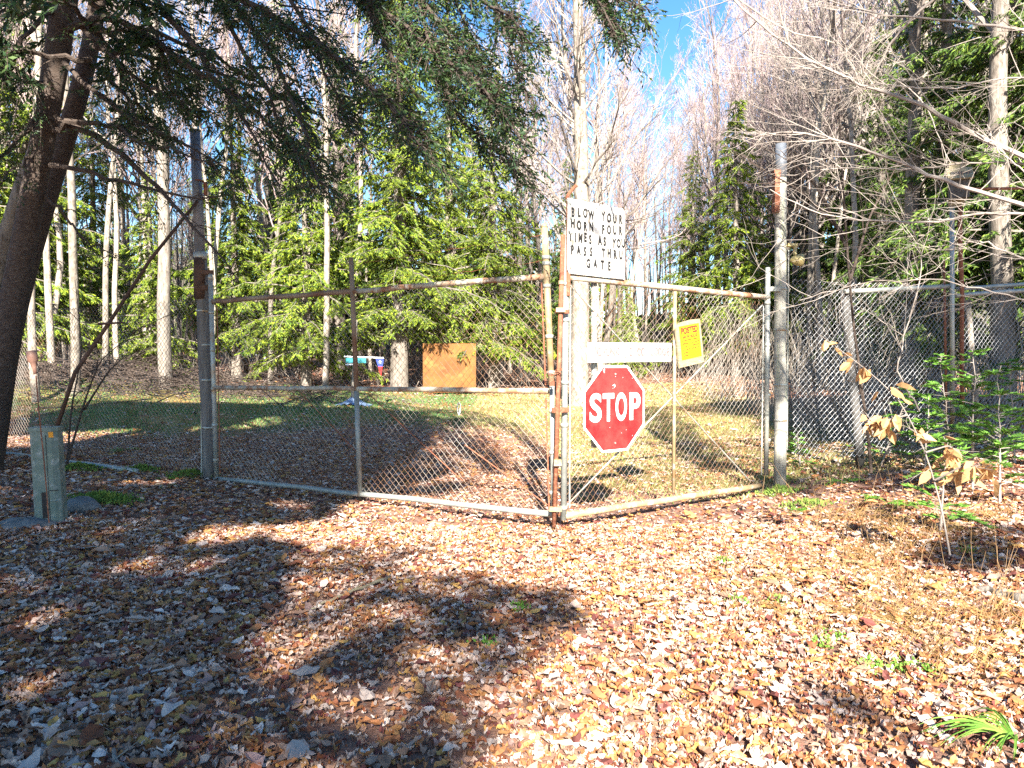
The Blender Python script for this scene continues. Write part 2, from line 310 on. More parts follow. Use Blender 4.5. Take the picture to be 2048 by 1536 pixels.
def grow(g, H, rad, first, nb, up, wig, twig, wide=0.33, thin=.5):
    """bare tree: lists of polylines by level"""
    n = 16; t = np.linspace(0, 1, n); seed_ = g.random()*6; wx, wy = g.normal(0, wig*1.7, 2)
    T = np.stack([wx*(np.sin(t*3.2+g.random()*3)*t+.35*np.sin(t*11+seed_)*t**.5), wy*np.sin(t*2.7+g.random()*3)*t, t*H], -1); T += g.normal(0, .04, T.shape)*t[:, None]
    lv = [(T[None], (rad*(1-t)**0.8+0.012)[None])]
    def kids(P, Rr, num, l0, ang, seg, rmin, upb, smin=0.25):
        m, nn, _ = P.shape; s = g.uniform(smin, 0.98, (m, num)); idx = np.clip((s*(nn-1)).astype(int), 0, nn-2); f = (s*(nn-1)-idx)[..., None]
        ar = np.arange(m)[:, None]; A, B = P[ar, idx], P[ar, idx+1]; st = A+(B-A)*f; dv = B-A; dv /= np.linalg.norm(dv, axis=2, keepdims=True)+1e-9
        ln_par = np.linalg.norm(P[:, -1]-P[:, 0], axis=1)[:, None]
        L = ln_par*l0*(1.1-s*0.75)*g.uniform(.6, 1.25, (m, num))
        rv = g.normal(0, 1, (m, num, 3)); pr = rv-dv*(rv*dv).sum(-1, keepdims=True); pr /= np.linalg.norm(pr, axis=2, keepdims=True)+1e-9
        a = g.normal(ang, .22, (m, num, 1)); d = dv*np.cos(a)+pr*np.sin(a)
        tt = np.linspace(0, 1, seg)[None, None, :, None]
        Q = st[:, :, None]+d[:, :, None]*tt*L[..., None, None]+np.array([0, 0, 1])*upb*tt**2*L[..., None, None]
        Q = Q+g.normal(0, .035, Q.shape)*L[..., None, None]*tt
        r0 = np.maximum((Rr[ar, idx]*(thin if seg > 6 else 0.55)), rmin)[..., None]
        rr = r0*(1-np.linspace(0, 1, seg)[None, None]*0.8)+rmin*0.35
        return Q.reshape(-1, seg, 3), rr.reshape(-1, seg)
    P1 = kids(*lv[0], nb, wide, 0.75, 7, .01, up, first); lv.append(P1)
    P2 = kids(*P1, 6, .48, .6, 5, .006, up*.6); lv.append(P2)
    P3 = kids(*P2, 5, .5, .6, 4, .0045, up*.4); lv.append(P3)
    if twig: lv.append(kids(*P3, twig, .6, .6, 3, .0035, .15))
    return lv
def bare_mesh(seed, H, rad, first, nb=26, up=.35, wig=.25, twig=3, m1='bark', m2='twig', wide=.33, thin=.42):
    g = np.random.default_rng(seed); lv = grow(g, H, rad, first, nb, up, wig, twig, wide, thin)
    tr = MB().tubes(*lv[0], 9); cr = MB()
    for i, (P, Rr) in enumerate(lv[1:]): cr.tubes(P, Rr, 5 if i == 0 else 3)
    return tr.mesh('trunk', M[m1], True), cr.mesh('crown', M[m2])
def place(name, parts, names, x, y, s, rz, label, cat, group=None, tilt=(0, 0), dz=0):
    r = D.objects.new(name, None); COL.objects.link(r); r.location = (x, y, float(terrain(x, y))-0.05+dz)
    r.rotation_euler = (tilt[0], tilt[1], rz); r.scale = (s, s, s); tag(r, label, cat, group)
    for me, nm in zip(parts, names):
        o = D.objects.new(nm, me); COL.objects.link(o); o.parent = r
    return r
HN = ('trunk', 'branches', 'crown'); BN = ('trunk', 'crown')
NR_SHADE = np.array([(0.07, 0.13, 0.024), (0.11, 0.18, 0.028), (0.045, 0.09, 0.02), (0.16, 0.23, 0.035)])  # darker copy of NC: the right-hand wood's shade put into needle colour
HM = [hemlock_mesh(1, 12, 1.5, .32, 150), hemlock_mesh(2, 17, 2.0, .24, 230), hemlock_mesh(3, 9, 1.0, .36, 130), hemlock_mesh(4, 16, 3.0, .22, 150, 1.4, .9, NR_SHADE), hemlock_mesh(5, 14, 1.2, .24, 150, 1, .9, NR_SHADE)]
print('needles', [len(h[2].polygons) for h in HM])
BM = [bare_mesh(11, 17, .16, .35), bare_mesh(12, 19, .19, .45, 24), bare_mesh(13, 15, .11, .4, 22, .5, twig=3, m2='red_twig'),
      bare_mesh(14, 17, .09, .5, 18, .5, twig=3, m1='pale_bark', m2='red_twig', wide=.26), bare_mesh(15, 14, .07, .45, 16, .4, .35, twig=2, m1='pale_bark', wide=.24)]
def X_of(px, y): return (px-1024)/F*y
rt = random.Random(5)
# single hemlocks that show clearly: (px, depth, proto, scale, label)
for px, y, p, s, lb in [
    (800, 25, 1, 1.0, 'tall bright yellow-green hemlock in the middle of the wood edge behind the left gate leaf'),
    (610, 24, 2, 1.0, 'bushy bright green hemlock behind the middle bar of the left gate leaf'),
    (985, 26, 0, .95, 'full green hemlock standing just left of the tall white sign'),
    (470, 27, 0, .9, 'lit green hemlock just right of the left gate pole'),
    (1470, 27, 2, 1.08, 'green hemlock standing behind and left of the right gate pole'),
    (1255, 28, 2, .42, 'low young hemlock behind the white lodge board'),
    (1385, 30, 0, .72, 'smaller green hemlock left of the one behind the right pole'),
    (300, 26, 2, .8, 'green hemlock among pale trunks left of the left gate pole'),
    (900, 33, 1, 1.0, 'tall narrow hemlock rising behind the rusty panel'),
    (675, 34, 3, 1.1, 'high crowned hemlock behind the middle bar of the left gate leaf')]:
    place('hemlock_tree', HM[p], HN, X_of(px, y), y, s, rt.uniform(0, 6), lb, 'tree')
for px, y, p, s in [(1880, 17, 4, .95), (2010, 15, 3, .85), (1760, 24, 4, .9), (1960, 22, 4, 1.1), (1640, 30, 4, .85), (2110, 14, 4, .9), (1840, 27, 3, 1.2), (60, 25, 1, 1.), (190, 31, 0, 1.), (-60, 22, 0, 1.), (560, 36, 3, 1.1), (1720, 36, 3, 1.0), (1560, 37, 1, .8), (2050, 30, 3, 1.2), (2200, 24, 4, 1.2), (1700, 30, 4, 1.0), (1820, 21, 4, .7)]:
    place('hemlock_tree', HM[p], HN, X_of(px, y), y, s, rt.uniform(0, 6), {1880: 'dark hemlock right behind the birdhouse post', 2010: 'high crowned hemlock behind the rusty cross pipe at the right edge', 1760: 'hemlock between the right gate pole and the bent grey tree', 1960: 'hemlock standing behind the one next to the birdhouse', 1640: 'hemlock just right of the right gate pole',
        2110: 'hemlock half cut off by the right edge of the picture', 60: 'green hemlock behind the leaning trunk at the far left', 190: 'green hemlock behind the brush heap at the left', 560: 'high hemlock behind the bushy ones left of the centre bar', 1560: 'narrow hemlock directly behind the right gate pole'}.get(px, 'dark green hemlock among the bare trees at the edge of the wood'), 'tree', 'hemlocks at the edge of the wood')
for i in range(52):
    y = rt.uniform(38, 75); px = rt.uniform(-150, 2200)
    if 1180 < px < 1500 : continue
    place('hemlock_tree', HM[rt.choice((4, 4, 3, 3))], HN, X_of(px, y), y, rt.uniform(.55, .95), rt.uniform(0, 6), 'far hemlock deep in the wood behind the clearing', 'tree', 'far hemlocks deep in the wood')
# the large pale bare tree behind the gate, and other marked bare trees
big = bare_mesh(21, 17, .25, .2, 70, .30, .06, 4, 'pale_bark', 'twig', .21, .18)
place('bare_tree', big, BN, X_of(1158, 20), 20, 1.0, 1.0, 'large pale bare tree with spreading branches behind the two white signs', 'tree')
fork = bare_mesh(22, 17, .18, .3, 34, .3, .3, 3, 'bark', 'twig', .36, .33)
place('bare_tree', fork, BN, X_of(1812, 17), 17, 1, 2.0, 'tall grey bare tree with bent limbs standing right of the right gate pole', 'tree')
place('bare_tree', fork, BN, X_of(2012, 14), 14, 1.05, 4.0, 'thick dark grey bare trunk near the right edge behind the rusty cross pipe', 'tree')
FL = {150: 'pale bare trunk leaning left just right of the large leaning hemlock', 105: 'thin pale bare trunk close behind the marker stake', 208: 'slim bare trunk rising behind the brush heap', 240: 'thin bare trunk leaning left over the middle of the brush heap', 332: 'thick grey bare trunk just left of the left gate pole',
      72: 'thin bare trunk at the edge of the large leaning hemlock', 650: 'pale bare trunk left of the middle bar of the left gate leaf', 705: 'slim bare trunk directly behind the middle bar of the left gate leaf', 420: 'bare trunk directly behind the left gate pole', 284: 'slim bare trunk between the brush heap and the left gate pole',
      1205: 'pale leaning bare trunk right of the large one behind the white signs', 1640: 'slim bare trunk seen through the fence just right of the right gate pole', 1700: 'bare trunk behind the old wooden fence post', 1880: 'thin bare trunk behind the grey fence post with the birdhouse', 1940: 'bare trunk behind the rusty fence pipe',
      1758: 'bare trunk between the old wooden post and the bent grey tree', 1600: 'bare trunk behind the yellowish lamp on the right pole', 20: 'bare trunk mostly hidden behind the large leaning hemlock'}
for px, y, p, s, tl in [(150, 19, 3, 1.1, -.10), (105, 21, 3, 1., 0), (208, 22, 3, .9, .03), (240, 24, 4, 1.1, -.05), (332, 20, 1, .9, 0), (72, 18, 4, 1.2, .02), (650, 23, 3, 1., 0), (705, 27, 4, 1.3, .0), (420, 26, 3, 1., .05), (284, 28, 4, 1.2, -.04),
                       (1205, 24, 3, 1., .08), (1640, 22, 4, 1.1, -.03), (1700, 21, 3, .9, 0), (1880, 20, 4, 1.2, .03), (1940, 24, 1, 1.0, 0), (1758, 27, 0, 1., 0), (1600, 30, 0, 1., 0), (20, 26, 1, 1., .0)]:
    place('bare_tree', BM[p], BN, X_of(px, y), y, s, rt.uniform(0, 6), FL[px], 'tree', 'bare trees along the front of the wood', tilt=(0, tl))
for i in range(150):
    y = rt.uniform(28, 58) if i % 3 else rt.uniform(24, 34); px = rt.uniform(-120, 2180)
    if y < 34 and 700 < px < 1130: continue
    if 1290 < px < 1400: y = max(y, 48)
    s = rt.uniform(.7, 1.05)*(0.72 if px < 1000 and y > 35 else 1)*(0.8 if 1230 < px < 1420 else 1)
    place('bare_tree', BM[rt.choice((0, 1, 2, 2, 3, 3, 4))], BN, X_of(px, y), y, s, rt.uniform(0, 6), 'bare leafless tree standing in the wood behind the clearing', 'tree', 'bare trees in the wood', tilt=(rt.gauss(0, .03), rt.gauss(0, .04)))
BX = [bare_mesh(31, 18, .13, .22, 40, .6, .2, 4, 'pale_bark', 'red_twig', .25), bare_mesh(32, 20, .15, .3, 40, .65, .25, 4, 'bark', 'red_twig', .24)]
for i, (px, y, s_) in enumerate([(1290, 40, .72), (1340, 44, .66), (1400, 42, .66), (1450, 42, .82), (1500, 36, .95), (1545, 40, 1.05), (1590, 34, 1.), (1640, 38, 1.05), (1690, 33, 1.), (1740, 40, 1.1), (1430, 50, 1.1), (1520, 48, 1.15), (1600, 52, 1.2), (1240, 38, .72), (1040, 34, .9), (720, 34, 1.), (250, 36, 1.05), (1380, 56, .95)]):
    place('bare_tree', BX[i % 2], BN, X_of(px, y), y, s_, rt.uniform(0, 6), 'tall bare tree with a dense haze of upright pinkish twigs', 'tree', 'upright twiggy trees in the wood')
# far mass of stems, dead brush
mb = MB(); k = 900; y = rng.uniform(34, 95, k); x = rng.uniform(-.75, .75, k)*y; z = terrain(x, y); h = rng.uniform(4, 13, k)*0.8
P = np.stack([np.stack([x, y, z], -1), np.stack([x+rng.normal(0, .3, k), y, z+h], -1)], 1); r0 = rng.uniform(.04, .13, k)
mb.tubes(P, np.stack([r0, r0*.3], -1), 5)
tag(mb.obj('distant_woods', M['bark']), 'dense stems of the far wood behind the clearing', 'woods', kind='stuff')
mb = MB(); k = 26000; y = rng.uniform(55, 95, k); x = rng.uniform(-.8, .8, k)*y; gap = (x/y*F+1024 > 1230) & (x/y*F+1024 < 1500)
z = terrain(x, y)+rng.uniform(0, 1, k)*np.where(gap, 3, 8.0); c = NC[rng.integers(0, 4, k)]*rng.uniform(.5, 1, (k, 1))
mb.add(*spray(np.stack([x, y, z], -1), rng.normal(0, 1, (k, 3)), .9, .22, c, rng, .3))
tag(mb.obj('distant_foliage', M['needle'], col=True), 'dark evergreen mass far behind the clearing', 'foliage', kind='stuff')
def stems(k, x, y, h, lean, r, rng, seg=4):
    z = terrain(x, y); t = np.linspace(0, 1, seg)[None, :, None]; d = np.stack([rng.normal(0, lean, k), rng.normal(0, lean, k), np.ones(k)], -1)[:, None]
    P = np.stack([x, y, z], -1)[:, None]+d*t*h[:, None, None]+rng.normal(0, .05, (k, seg, 3))*t*h[:, None, None]
    return P, np.broadcast_to(np.linspace(r, r*.3, seg)[None], (k, seg))
mb = MB(); k = 1500; y = rng.uniform(25.5, 34, k); x = rng.uniform(-.75, .75, k)*y
mb.tubes(*stems(k, x, y, rng.uniform(.4, 2.2, k), .45, .011, rng), 3)
k = 1100; y = rng.uniform(11, 26, k); x = rng.uniform(.24, .75, k)*y; x = np.maximum(x, 4.9); mb.tubes(*stems(k, x, y, rng.uniform(.5, 2.4, k), .3, .009, rng), 3)
tag(mb.obj('undergrowth', M['bark']), 'bare tangled saplings and brush along the wood edge', 'undergrowth', kind='stuff')
# brush pile at left
mb = MB(); k = 1500; x = rng.normal(-11, 3.0, k); y = rng.normal(20.5, 1.2, k); z = terrain(x, y)+rng.random(k)*.45*np.exp(-((x+11)/3.5)**2)
a = rng.uniform(0, 6.28, k); L = rng.uniform(.4, 1.8, k); d = np.stack([np.cos(a), np.sin(a)*.6, rng.normal(.05, .22, k)], -1)
t = np.linspace(0, 1, 4)[None, :, None]; P = np.stack([x, y, z], -1)[:, None]+d[:, None]*t*L[:, None, None]+rng.normal(0, .06, (k, 4, 3))
mb.tubes(P, np.broadcast_to(np.array([.016, .012, .009, .004]), (k, 4)), 3)
bp = mb.obj('brush_pile', M['dark_bark']); tag(bp, 'long heap of dead sticks and leaves beyond the fence at the left', 'brush pile')

# ------------------------------------------------------------------ the near hemlock at the left, with boughs overhead
NC_SHADE = np.array([(0.022, 0.048, 0.018), (0.034, 0.068, 0.02), (0.018, 0.038, 0.018), (0.06, 0.10, 0.026)])  # darker copy of NC: deep shade on the near boughs put into colour
def bough(br, nd, P, r0, n2, l2, droop, rng, size=1.0, s0=0.2, dirx=None, fine=1.0):
    P = np.asarray(P, float); m = len(P); seg = np.linalg.norm(np.diff(P, axis=0), axis=1); cum = np.concatenate([[0], np.cumsum(seg)])/seg.sum()
    tt = np.linspace(0, 1, 14); Q = np.stack([np.interp(tt, cum, P[:, i]) for i in range(3)], -1)
    for _ in range(2): Q[1:-1] = (Q[:-2]+Q[1:-1]*2+Q[2:])/4
    Q[1:] += rng.normal(0, .02, (13, 3)); br.tubes(Q[None], (r0*(1-tt*.88))[None], 6)
    s = rng.uniform(s0, 1, n2); pos = np.stack([np.interp(s, tt, Q[:, i]) for i in range(3)], -1)
    ax = (Q[-1]-Q[0]); ax[2] = 0; ax /= np.linalg.norm(ax)+1e-9; side = np.cross(ax, [0, 0, 1])
    L = l2*rng.uniform(.4, 1.5, n2)*(1.15-.6*s); d = ax*rng.uniform(.2, 1.1, (n2, 1))+side*rng.normal(0, .7, (n2, 1))+np.array([0, 0, -1])*rng.normal(droop*.7, .35, (n2, 1))
    d /= np.linalg.norm(d, axis=1, keepdims=True); t6 = np.linspace(0, 1, 6)
    C = pos[:, None]+d[:, None]*(t6[None, :, None]*L[:, None, None])+np.array([0, 0, -1])*(.22*t6**2)[None, :, None]*L[:, None, None]+rng.normal(0, .02, (n2, 6, 3))
    br.tubes(C, np.broadcast_to(.0055*(1-t6*.7), (n2, 6)), 3)
    # twiglets
    n3 = np.maximum(6, (L*22*fine).astype(int)); rep = np.repeat(np.arange(n2), n3); f = rng.uniform(.08, 1, len(rep)); fi = np.clip((f*5).astype(int), 0, 4)
    A, B = C[rep, fi], C[rep, fi+1]; p = A+(B-A)*(f*5-fi)[:, None]; dv = B-A; dv /= np.linalg.norm(dv, axis=1, keepdims=True)+1e-9
    sd = np.cross(dv, [0, 0, 1.]+rng.normal(0, .3, (len(rep), 3))); sd /= np.linalg.norm(sd, axis=1, keepdims=True)+1e-9
    td = dv*.9+sd*rng.choice([-1, 1], len(rep))[:, None]*rng.uniform(.5, 1, (len(rep), 1))+np.array([0, 0, -.35])
    td /= np.linalg.norm(td, axis=1, keepdims=True); tl = rng.uniform(.05, .22, len(rep))*(1.1-.5*f)
    nq = 4; g = np.tile((np.arange(nq)+.3)/nq, len(rep)); r2 = np.repeat(np.arange(len(rep)), nq)
    pp = p[r2]+td[r2]*(tl[r2]*g)[:, None]; s3 = np.cross(td[r2], [0, 0, 1.])*rng.choice([-1, 1], len(r2))[:, None]
    dd = td[r2]+s3*.6+rng.normal(0, .25, (len(r2), 3)); c = NC_SHADE[rng.integers(0, 4, len(r2))]*rng.uniform(.7, 1.3, (len(r2), 1))
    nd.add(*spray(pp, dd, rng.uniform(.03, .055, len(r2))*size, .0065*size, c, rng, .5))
def px_line(L, y0, y1):
    ys_ = np.linspace(y0, y1, len(L)); return [at(a, b, yy) for (a, b), yy in zip(L, ys_)]
def trunk_px(mb, L, sides=16):
    """L: (px, py, width px, depth)"""
    P = np.array([at(a, b, y) for a, b, w_, y in L]); Rr = np.array([w_/2*y/F for a, b, w_, y in L])
    n = 30; cum = np.linspace(0, 1, len(L)); t = np.linspace(0, 1, n); Q = np.stack([np.interp(t, cum, P[:, i]) for i in range(3)], -1); q = np.interp(t, cum, Rr)
    for _ in range(2): Q[1:-1] = (Q[:-2]+Q[1:-1]*2+Q[2:])/4; q[1:-1] = (q[:-2]+2*q[1:-1]+q[2:])/4
    mb.tubes(Q[None], q[None], sides); return Q
rb = np.random.default_rng(33)
root = empty('hemlock_tree', (X_of(-10, 8.6), 8.6, 0.1), 'large shaded hemlock leaning in at the left edge with boughs hanging over the gate', 'tree')
tr = MB(); trunk_px(tr, [(-36, 1010, 64, 8.6), (-14, 800, 54, 8.6), (28, 600, 50, 8.6), (54, 450, 44, 8.5), (84, 290, 44, 8.4), (118, 90, 46, 8.3), (146, -120, 46, 8.3), (180, -500, 42, 8.2), (200, -1000, 34, 8.2), (215, -1500, 14, 8.2)])
tr.obj('trunk', M['dark_bark'], root, True)
br, nd = MB(), MB()
LB = [([(100, 330), (233, 362), (343, 386), (503, 397)], 8.4, 7.2, .03, 24, .45, .5),
      ([(115, 240), (255, 310), (328, 394), (380, 437), (470, 560)], 8.3, 7.0, .04, 30, .5, .7),
      ([(130, 60), (219, 18), (328, 95), (420, 165), (540, 240), (620, 330)], 8.3, 6.4, .045, 75, .6, .8),
      ([(150, -150), (313, 0), (368, 77), (448, 160), (520, 300), (560, 380)], 8.3, 6.0, .045, 70, .55, .8),
      ([(170, -300), (400, -90), (492, 109), (550, 220), (600, 320), (620, 390)], 8.3, 5.8, .04, 70, .5, .8),
      ([(170, -300), (330, -90), (460, -5), (569, 40), (693, 120), (780, 200), (840, 300)], 8.3, 5.2, .05, 100, .55, .8),
      ([(180, -380), (500, -170), (726, 0), (873, 99), (942, 150), (1020, 230)], 8.3, 5.0, .05, 75, .5, .75),
      ([(180, -380), (620, -200), (853, 0), (907, 102), (962, 191), (1044, 286)], 8.3, 4.8, .045, 70, .42, .8),
      ([(190, -500), (720, -260), (880, -70), (1000, 30), (1060, 80)], 8.3, 5.0, .045, 60, .4, .8),
      ([(190, -500), (850, -330), (1080, -110), (1220, -20), (1290, 20)], 8.3, 5.0, .04, 52, .33, .75),
      ([(170, -320), (480, -160), (620, 60), (680, 200), (720, 290)], 8.3, 5.6, .04, 70, .5, .9),
      ([(170, -320), (420, -60), (560, 130), (610, 270), (640, 370)], 8.3, 5.4, .04, 70, .5, .9),
      ([(180, -380), (560, -170), (800, 60), (880, 180), (960, 300), (1040, 350)], 8.3, 5.6, .04, 70, .5, .7),
      ([(180, -380), (620, -160), (760, 40), (800, 200), (860, 330)], 8.3, 5.3, .04, 60, .45, .9),
      ([(190, -500), (800, -300), (980, -60), (1010, 80), (1050, 200)], 8.3, 5.2, .04, 60, .4, .8),
      ([(190, -500), (900, -330), (1120, -120), (1180, -10), (1240, 60)], 8.3, 5.2, .04, 50, .33, .8),
      ([(120, 120), (210, 200), (300, 260), (400, 300), (480, 360)], 8.3, 7.0, .03, 60, .5, .6),
      ([(130, 0), (60, 60), (0, 160), (-40, 260)], 8.3, 7.2, .03, 50, .5, .7),
      ([(190, -500), (700, -300), (900, -40), (960, 120), (1010, 260)], 8.3, 5.4, .04, 60, .45, .9),
      ([(190, -500), (1000, -280), (1160, -60), (1200, 20), (1230, 90)], 8.3, 5.4, .04, 44, .35, .9),
      ([(190, -500), (660, -300), (820, -60), (860, 60), (900, 200)], 8.3, 5.7, .04, 60, .45, .9),
      ([(100, 180), (40, 150), (-40, 130)], 8.4, 7.6, .04, 26, .6, .5),
      ([(110, 200), (60, 250), (0, 320), (-60, 350)], 8.4, 7.4, .04, 26, .6, .6),
      ([(100, 260), (200, 240), (300, 290), (430, 320)], 8.4, 6.8, .035, 42, .5, .6),
      ([(135, 20), (230, 120), (320, 190), (420, 240)], 8.3, 7.4, .035, 50, .55, .7),
      ([(135, -60), (60, -40), (0, 30), (-60, 60)], 8.4, 7.2, .035, 36, .6, .6),
      ([(145, -100), (240, -60), (300, 30), (330, 140), (380, 230)], 8.3, 7.2, .04, 55, .55, .7),
      ([(90, 380), (160, 470), (230, 520)], 8.5, 8.0, .02, 14, .4, .7),
      ([(105, 290), (30, 330), (-30, 420)], 8.5, 7.8, .02, 16, .5, .6)]
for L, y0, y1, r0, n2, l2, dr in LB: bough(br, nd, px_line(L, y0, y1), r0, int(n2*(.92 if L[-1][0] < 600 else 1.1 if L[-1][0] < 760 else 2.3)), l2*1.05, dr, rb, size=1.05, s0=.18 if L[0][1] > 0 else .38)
# upper crown, above the frame
tp = at(190, -700, 8.2)
for b in range(46):
    z = rb.uniform(4.6, 11); az = rb.uniform(0, 6.28); ln = rb.uniform(1.2, 2.8)*(1-(z-5)/10)
    c0 = np.array([tp[0]-.1, 8.2, z]); e = c0+np.array([math.cos(az)*ln, math.sin(az)*ln, -.3*ln])
    bough(br, nd, [c0, (c0+e)/2+[0, 0, .1], e], .03, 16, .7, .5, rb, size=2.6, fine=.35)
# the gap round the left gate pole, where the boughs have been cut back
for mb_, m_ in ((nd, 4),):
    V = np.concatenate(mb_.V); C_ = np.concatenate(mb_.C); q = V.reshape(-1, m_, 3); c = q.mean(1); hx = c[:, 0]/c[:, 1]*F+1024; hz = 768-((c[:, 2]-CAMH)/c[:, 1]+math.tan(PITCH))*F
    keep = ~((hx > 372) & (hx < 414) & (hz > 268)) & ~((hx > 395) & (hx < 600) & (hz > 470)) & ~((rb.random(len(c)) < .5) & (hx < 380) & (hz > 330)); nd = MB(); nd.add(q[keep].reshape(-1, 3), np.arange(keep.sum()*4).reshape(-1, 4), C_.reshape(-1, 4, 3)[keep].reshape(-1, 3))
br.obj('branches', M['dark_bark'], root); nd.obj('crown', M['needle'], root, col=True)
root = empty('bare_tree', (X_of(60, 9.6), 9.6, 0.1), 'second dark trunk rising just behind the large leaning hemlock at the left', 'tree')
tr = MB(); trunk_px(tr, [(-30, 960, 60, 9.8), (20, 650, 44, 9.7), (92, 400, 38, 9.7), (146, 230, 38, 9.6), (178, 110, 34, 9.5), (196, 0, 32, 9.5), (225, -250, 26, 9.5), (240, -700, 12, 9.5)], 12)
tr.obj('trunk', M['dark_bark'], root, True)
br = MB()
for L in ([(196, 0), (280, -80), (420, -100), (560, 10), (700, 30)], [(180, 120), (260, 200), (300, 330)], [(200, -60), (120, -120), (20, -60)]): br.tubes(np.array([px_line(L, 9.5, 8.5)]), np.linspace(.03, .006, len(L))[None], 6)
br.obj('branches', M['dark_bark'], root)
root = empty('bare_tree', (X_of(-10, 9.2), 9.2, 0.1), 'thin speckled trunk leaning at the far left edge below the hemlock boughs', 'tree')
tr = MB(); trunk_px(tr, [(-110, 960, 46, 9.4), (-40, 640, 40, 9.3), (12, 480, 34, 9.2), (50, 350, 28, 9.1), (110, 200, 20, 9.0), (140, 90, 12, 9.0)], 12)
tr.obj('trunk', M['bark'], root, True)

# ------------------------------------------------------------------ shade trees behind the camera
def ell(px, py, cx, cy, a, b, ang=0):
    c, s = math.cos(R(ang)), math.sin(R(ang)); u = (px-cx)*c+(py-cy)*s; v = -(px-cx)*s+(py-cy)*c
    return (u/a)**2+(v/b)**2 < 1
def poly(px, py, pts):
    r = np.zeros(len(px), bool); j = len(pts)-1
    for i in range(len(pts)):
        (x1, y1), (x2, y2) = pts[i], pts[j]
        r ^= ((y1 > py) != (y2 > py)) & (px < (x2-x1)*(py-y1)/(y2-y1+1e-9)+x1); j = i
    return r
def shade(gx, gy, z):
    def vn(u, v): return (np.sin(u*1.9+1.3*np.sin(v*1.3))+np.sin(v*2.3+1.7*np.sin(u*1.1+2))+.7*np.sin(u*4.3+v*3.1)+.7*np.sin(v*5.1-u*3.7+1))/3.4
    n1 = vn(gx*1.6, gy*1.6); n2 = vn(gx*1.6+9, gy*1.6+4); n3 = vn(gx*5, gy*5)
    wq = np.clip((gy-2.2)/4, .08, 1); qx = gx+(.16*n1+.05*n3)*wq; qy = gy+(.28*n2+.06*n3)*wq; px = 1024+qx/qy*F; py = 730+CAMH/qy*F; r = rs.random(len(px))
    d = np.zeros(len(px))
    S = poly(px, py, [(-3000, 1900), (-3000, 840), (880, 840), (910, 875), (860, 930), (1000, 950), (960, 985), (820, 990), (740, 1030), (600, 1060), (700, 1110), (660, 1180), (690, 1230), (600, 1290), (640, 1390), (560, 1440), (620, 1536), (600, 1900)])
    d = np.where(S, .97, d)
    for e, v in [((950, 1360, 330, 220, 0), .07), ((790, 1190, 150, 90, -30), .10), ((1060, 1235, 230, 66, 6), .26), ((1190, 1205, 90, 26, 0), .35), ((900, 1320, 150, 55, -20), .24), ((700, 1470, 150, 90, 20), .26), ((930, 1470, 120, 40, -10), .14), ((860, 1120, 110, 26, -20), .10), ((1012, 1562, 62, 66, 0), 1), ((1000, 925, 140, 26, 0), .2), ((2020, 1110, 100, 36, 10), .5),  # full-strength ellipse: unseen leaf clump added to cast the viewer's head shadow
                 ((1900, 1440, 130, 22, 22), .14), ((1740, 975, 190, 26, 2), .25), ((1390, 880, 150, 16, 28), .95), ((1460, 815, 130, 8, 2), .9), ((1640, 860, 90, 70, 0), .8), ((1450, 850, 90, 8, 5), .8), ((1300, 835, 60, 10, 30), .9), ((1000, 860, 60, 8, 0), .6)]:
        d = np.where(ell(px, py, *e), np.maximum(d, v), d)
    for e in [(385, 1130, 42, 18, 0), (560, 1075, 95, 20, -8), (480, 1150, 60, 12, -10), (240, 1245, 90, 20, -6), (185, 1390, 60, 28, -10), (380, 1480, 110, 26, -38), (140, 1300, 90, 12, 0), (110, 905, 260, 12, -4), (560, 868, 130, 7, -6), (730, 1060, 90, 16, -10), (660, 1010, 60, 10, 5), (930, 960, 70, 8, -10), (330, 985, 160, 6, -4), (30, 1480, 60, 20, 0)]:
        d = np.where(ell(px, py, *e), .0, d)
    d = np.where((gx > 5.2) & (gy > 9.5) & (gy < 22) & ~((np.abs(gx-5.2) < 1.0) & (np.abs(gy-14.6) < 2.6)), np.maximum(d, .55), d)
    d = np.where((d > .9) & (gy < 12) & (vn(gx*3.1+3, gy*2.2+1) > .72), .02, d)
    d = np.where(d < .5, d*np.clip(.9+1.6*n3+.6*n1, 0, 2.5), d*np.where((gy < 8) & (d < .99), np.clip(.62+.7*n1+.6*n3, .10, 1), 1))
    return r < d
rs = np.random.default_rng(77)
N = 210000; gy = rs.uniform(1.6, 30, N)**1.0; gx = rs.uniform(-.85, .75, N)*gy
gy2 = rs.uniform(1.6, 9, 90000); gx2 = rs.uniform(-.9, .8, 90000)*gy2; gy3 = rs.uniform(8, 20, 260000); gx3 = rs.uniform(-9, -.6, 260000); gy4 = rs.uniform(9, 20, 120000); gx4 = rs.uniform(5, 12, 120000); gy = np.concatenate([gy, gy2, gy3, gy4]); gx = np.concatenate([gx, gx2, gx3, gx4]); N = len(gx)
z = np.maximum(7.5, (gy+2.2)/1.75)+rs.random(N)**1.5*4.5
k = shade(gx, gy, z) & ~((gy > 19) & (gx > -9)); gx, gy, z = gx[k], gy[k], z[k]
P = np.stack([gx+.0514*z*1, gy-1.75*z, z], -1)
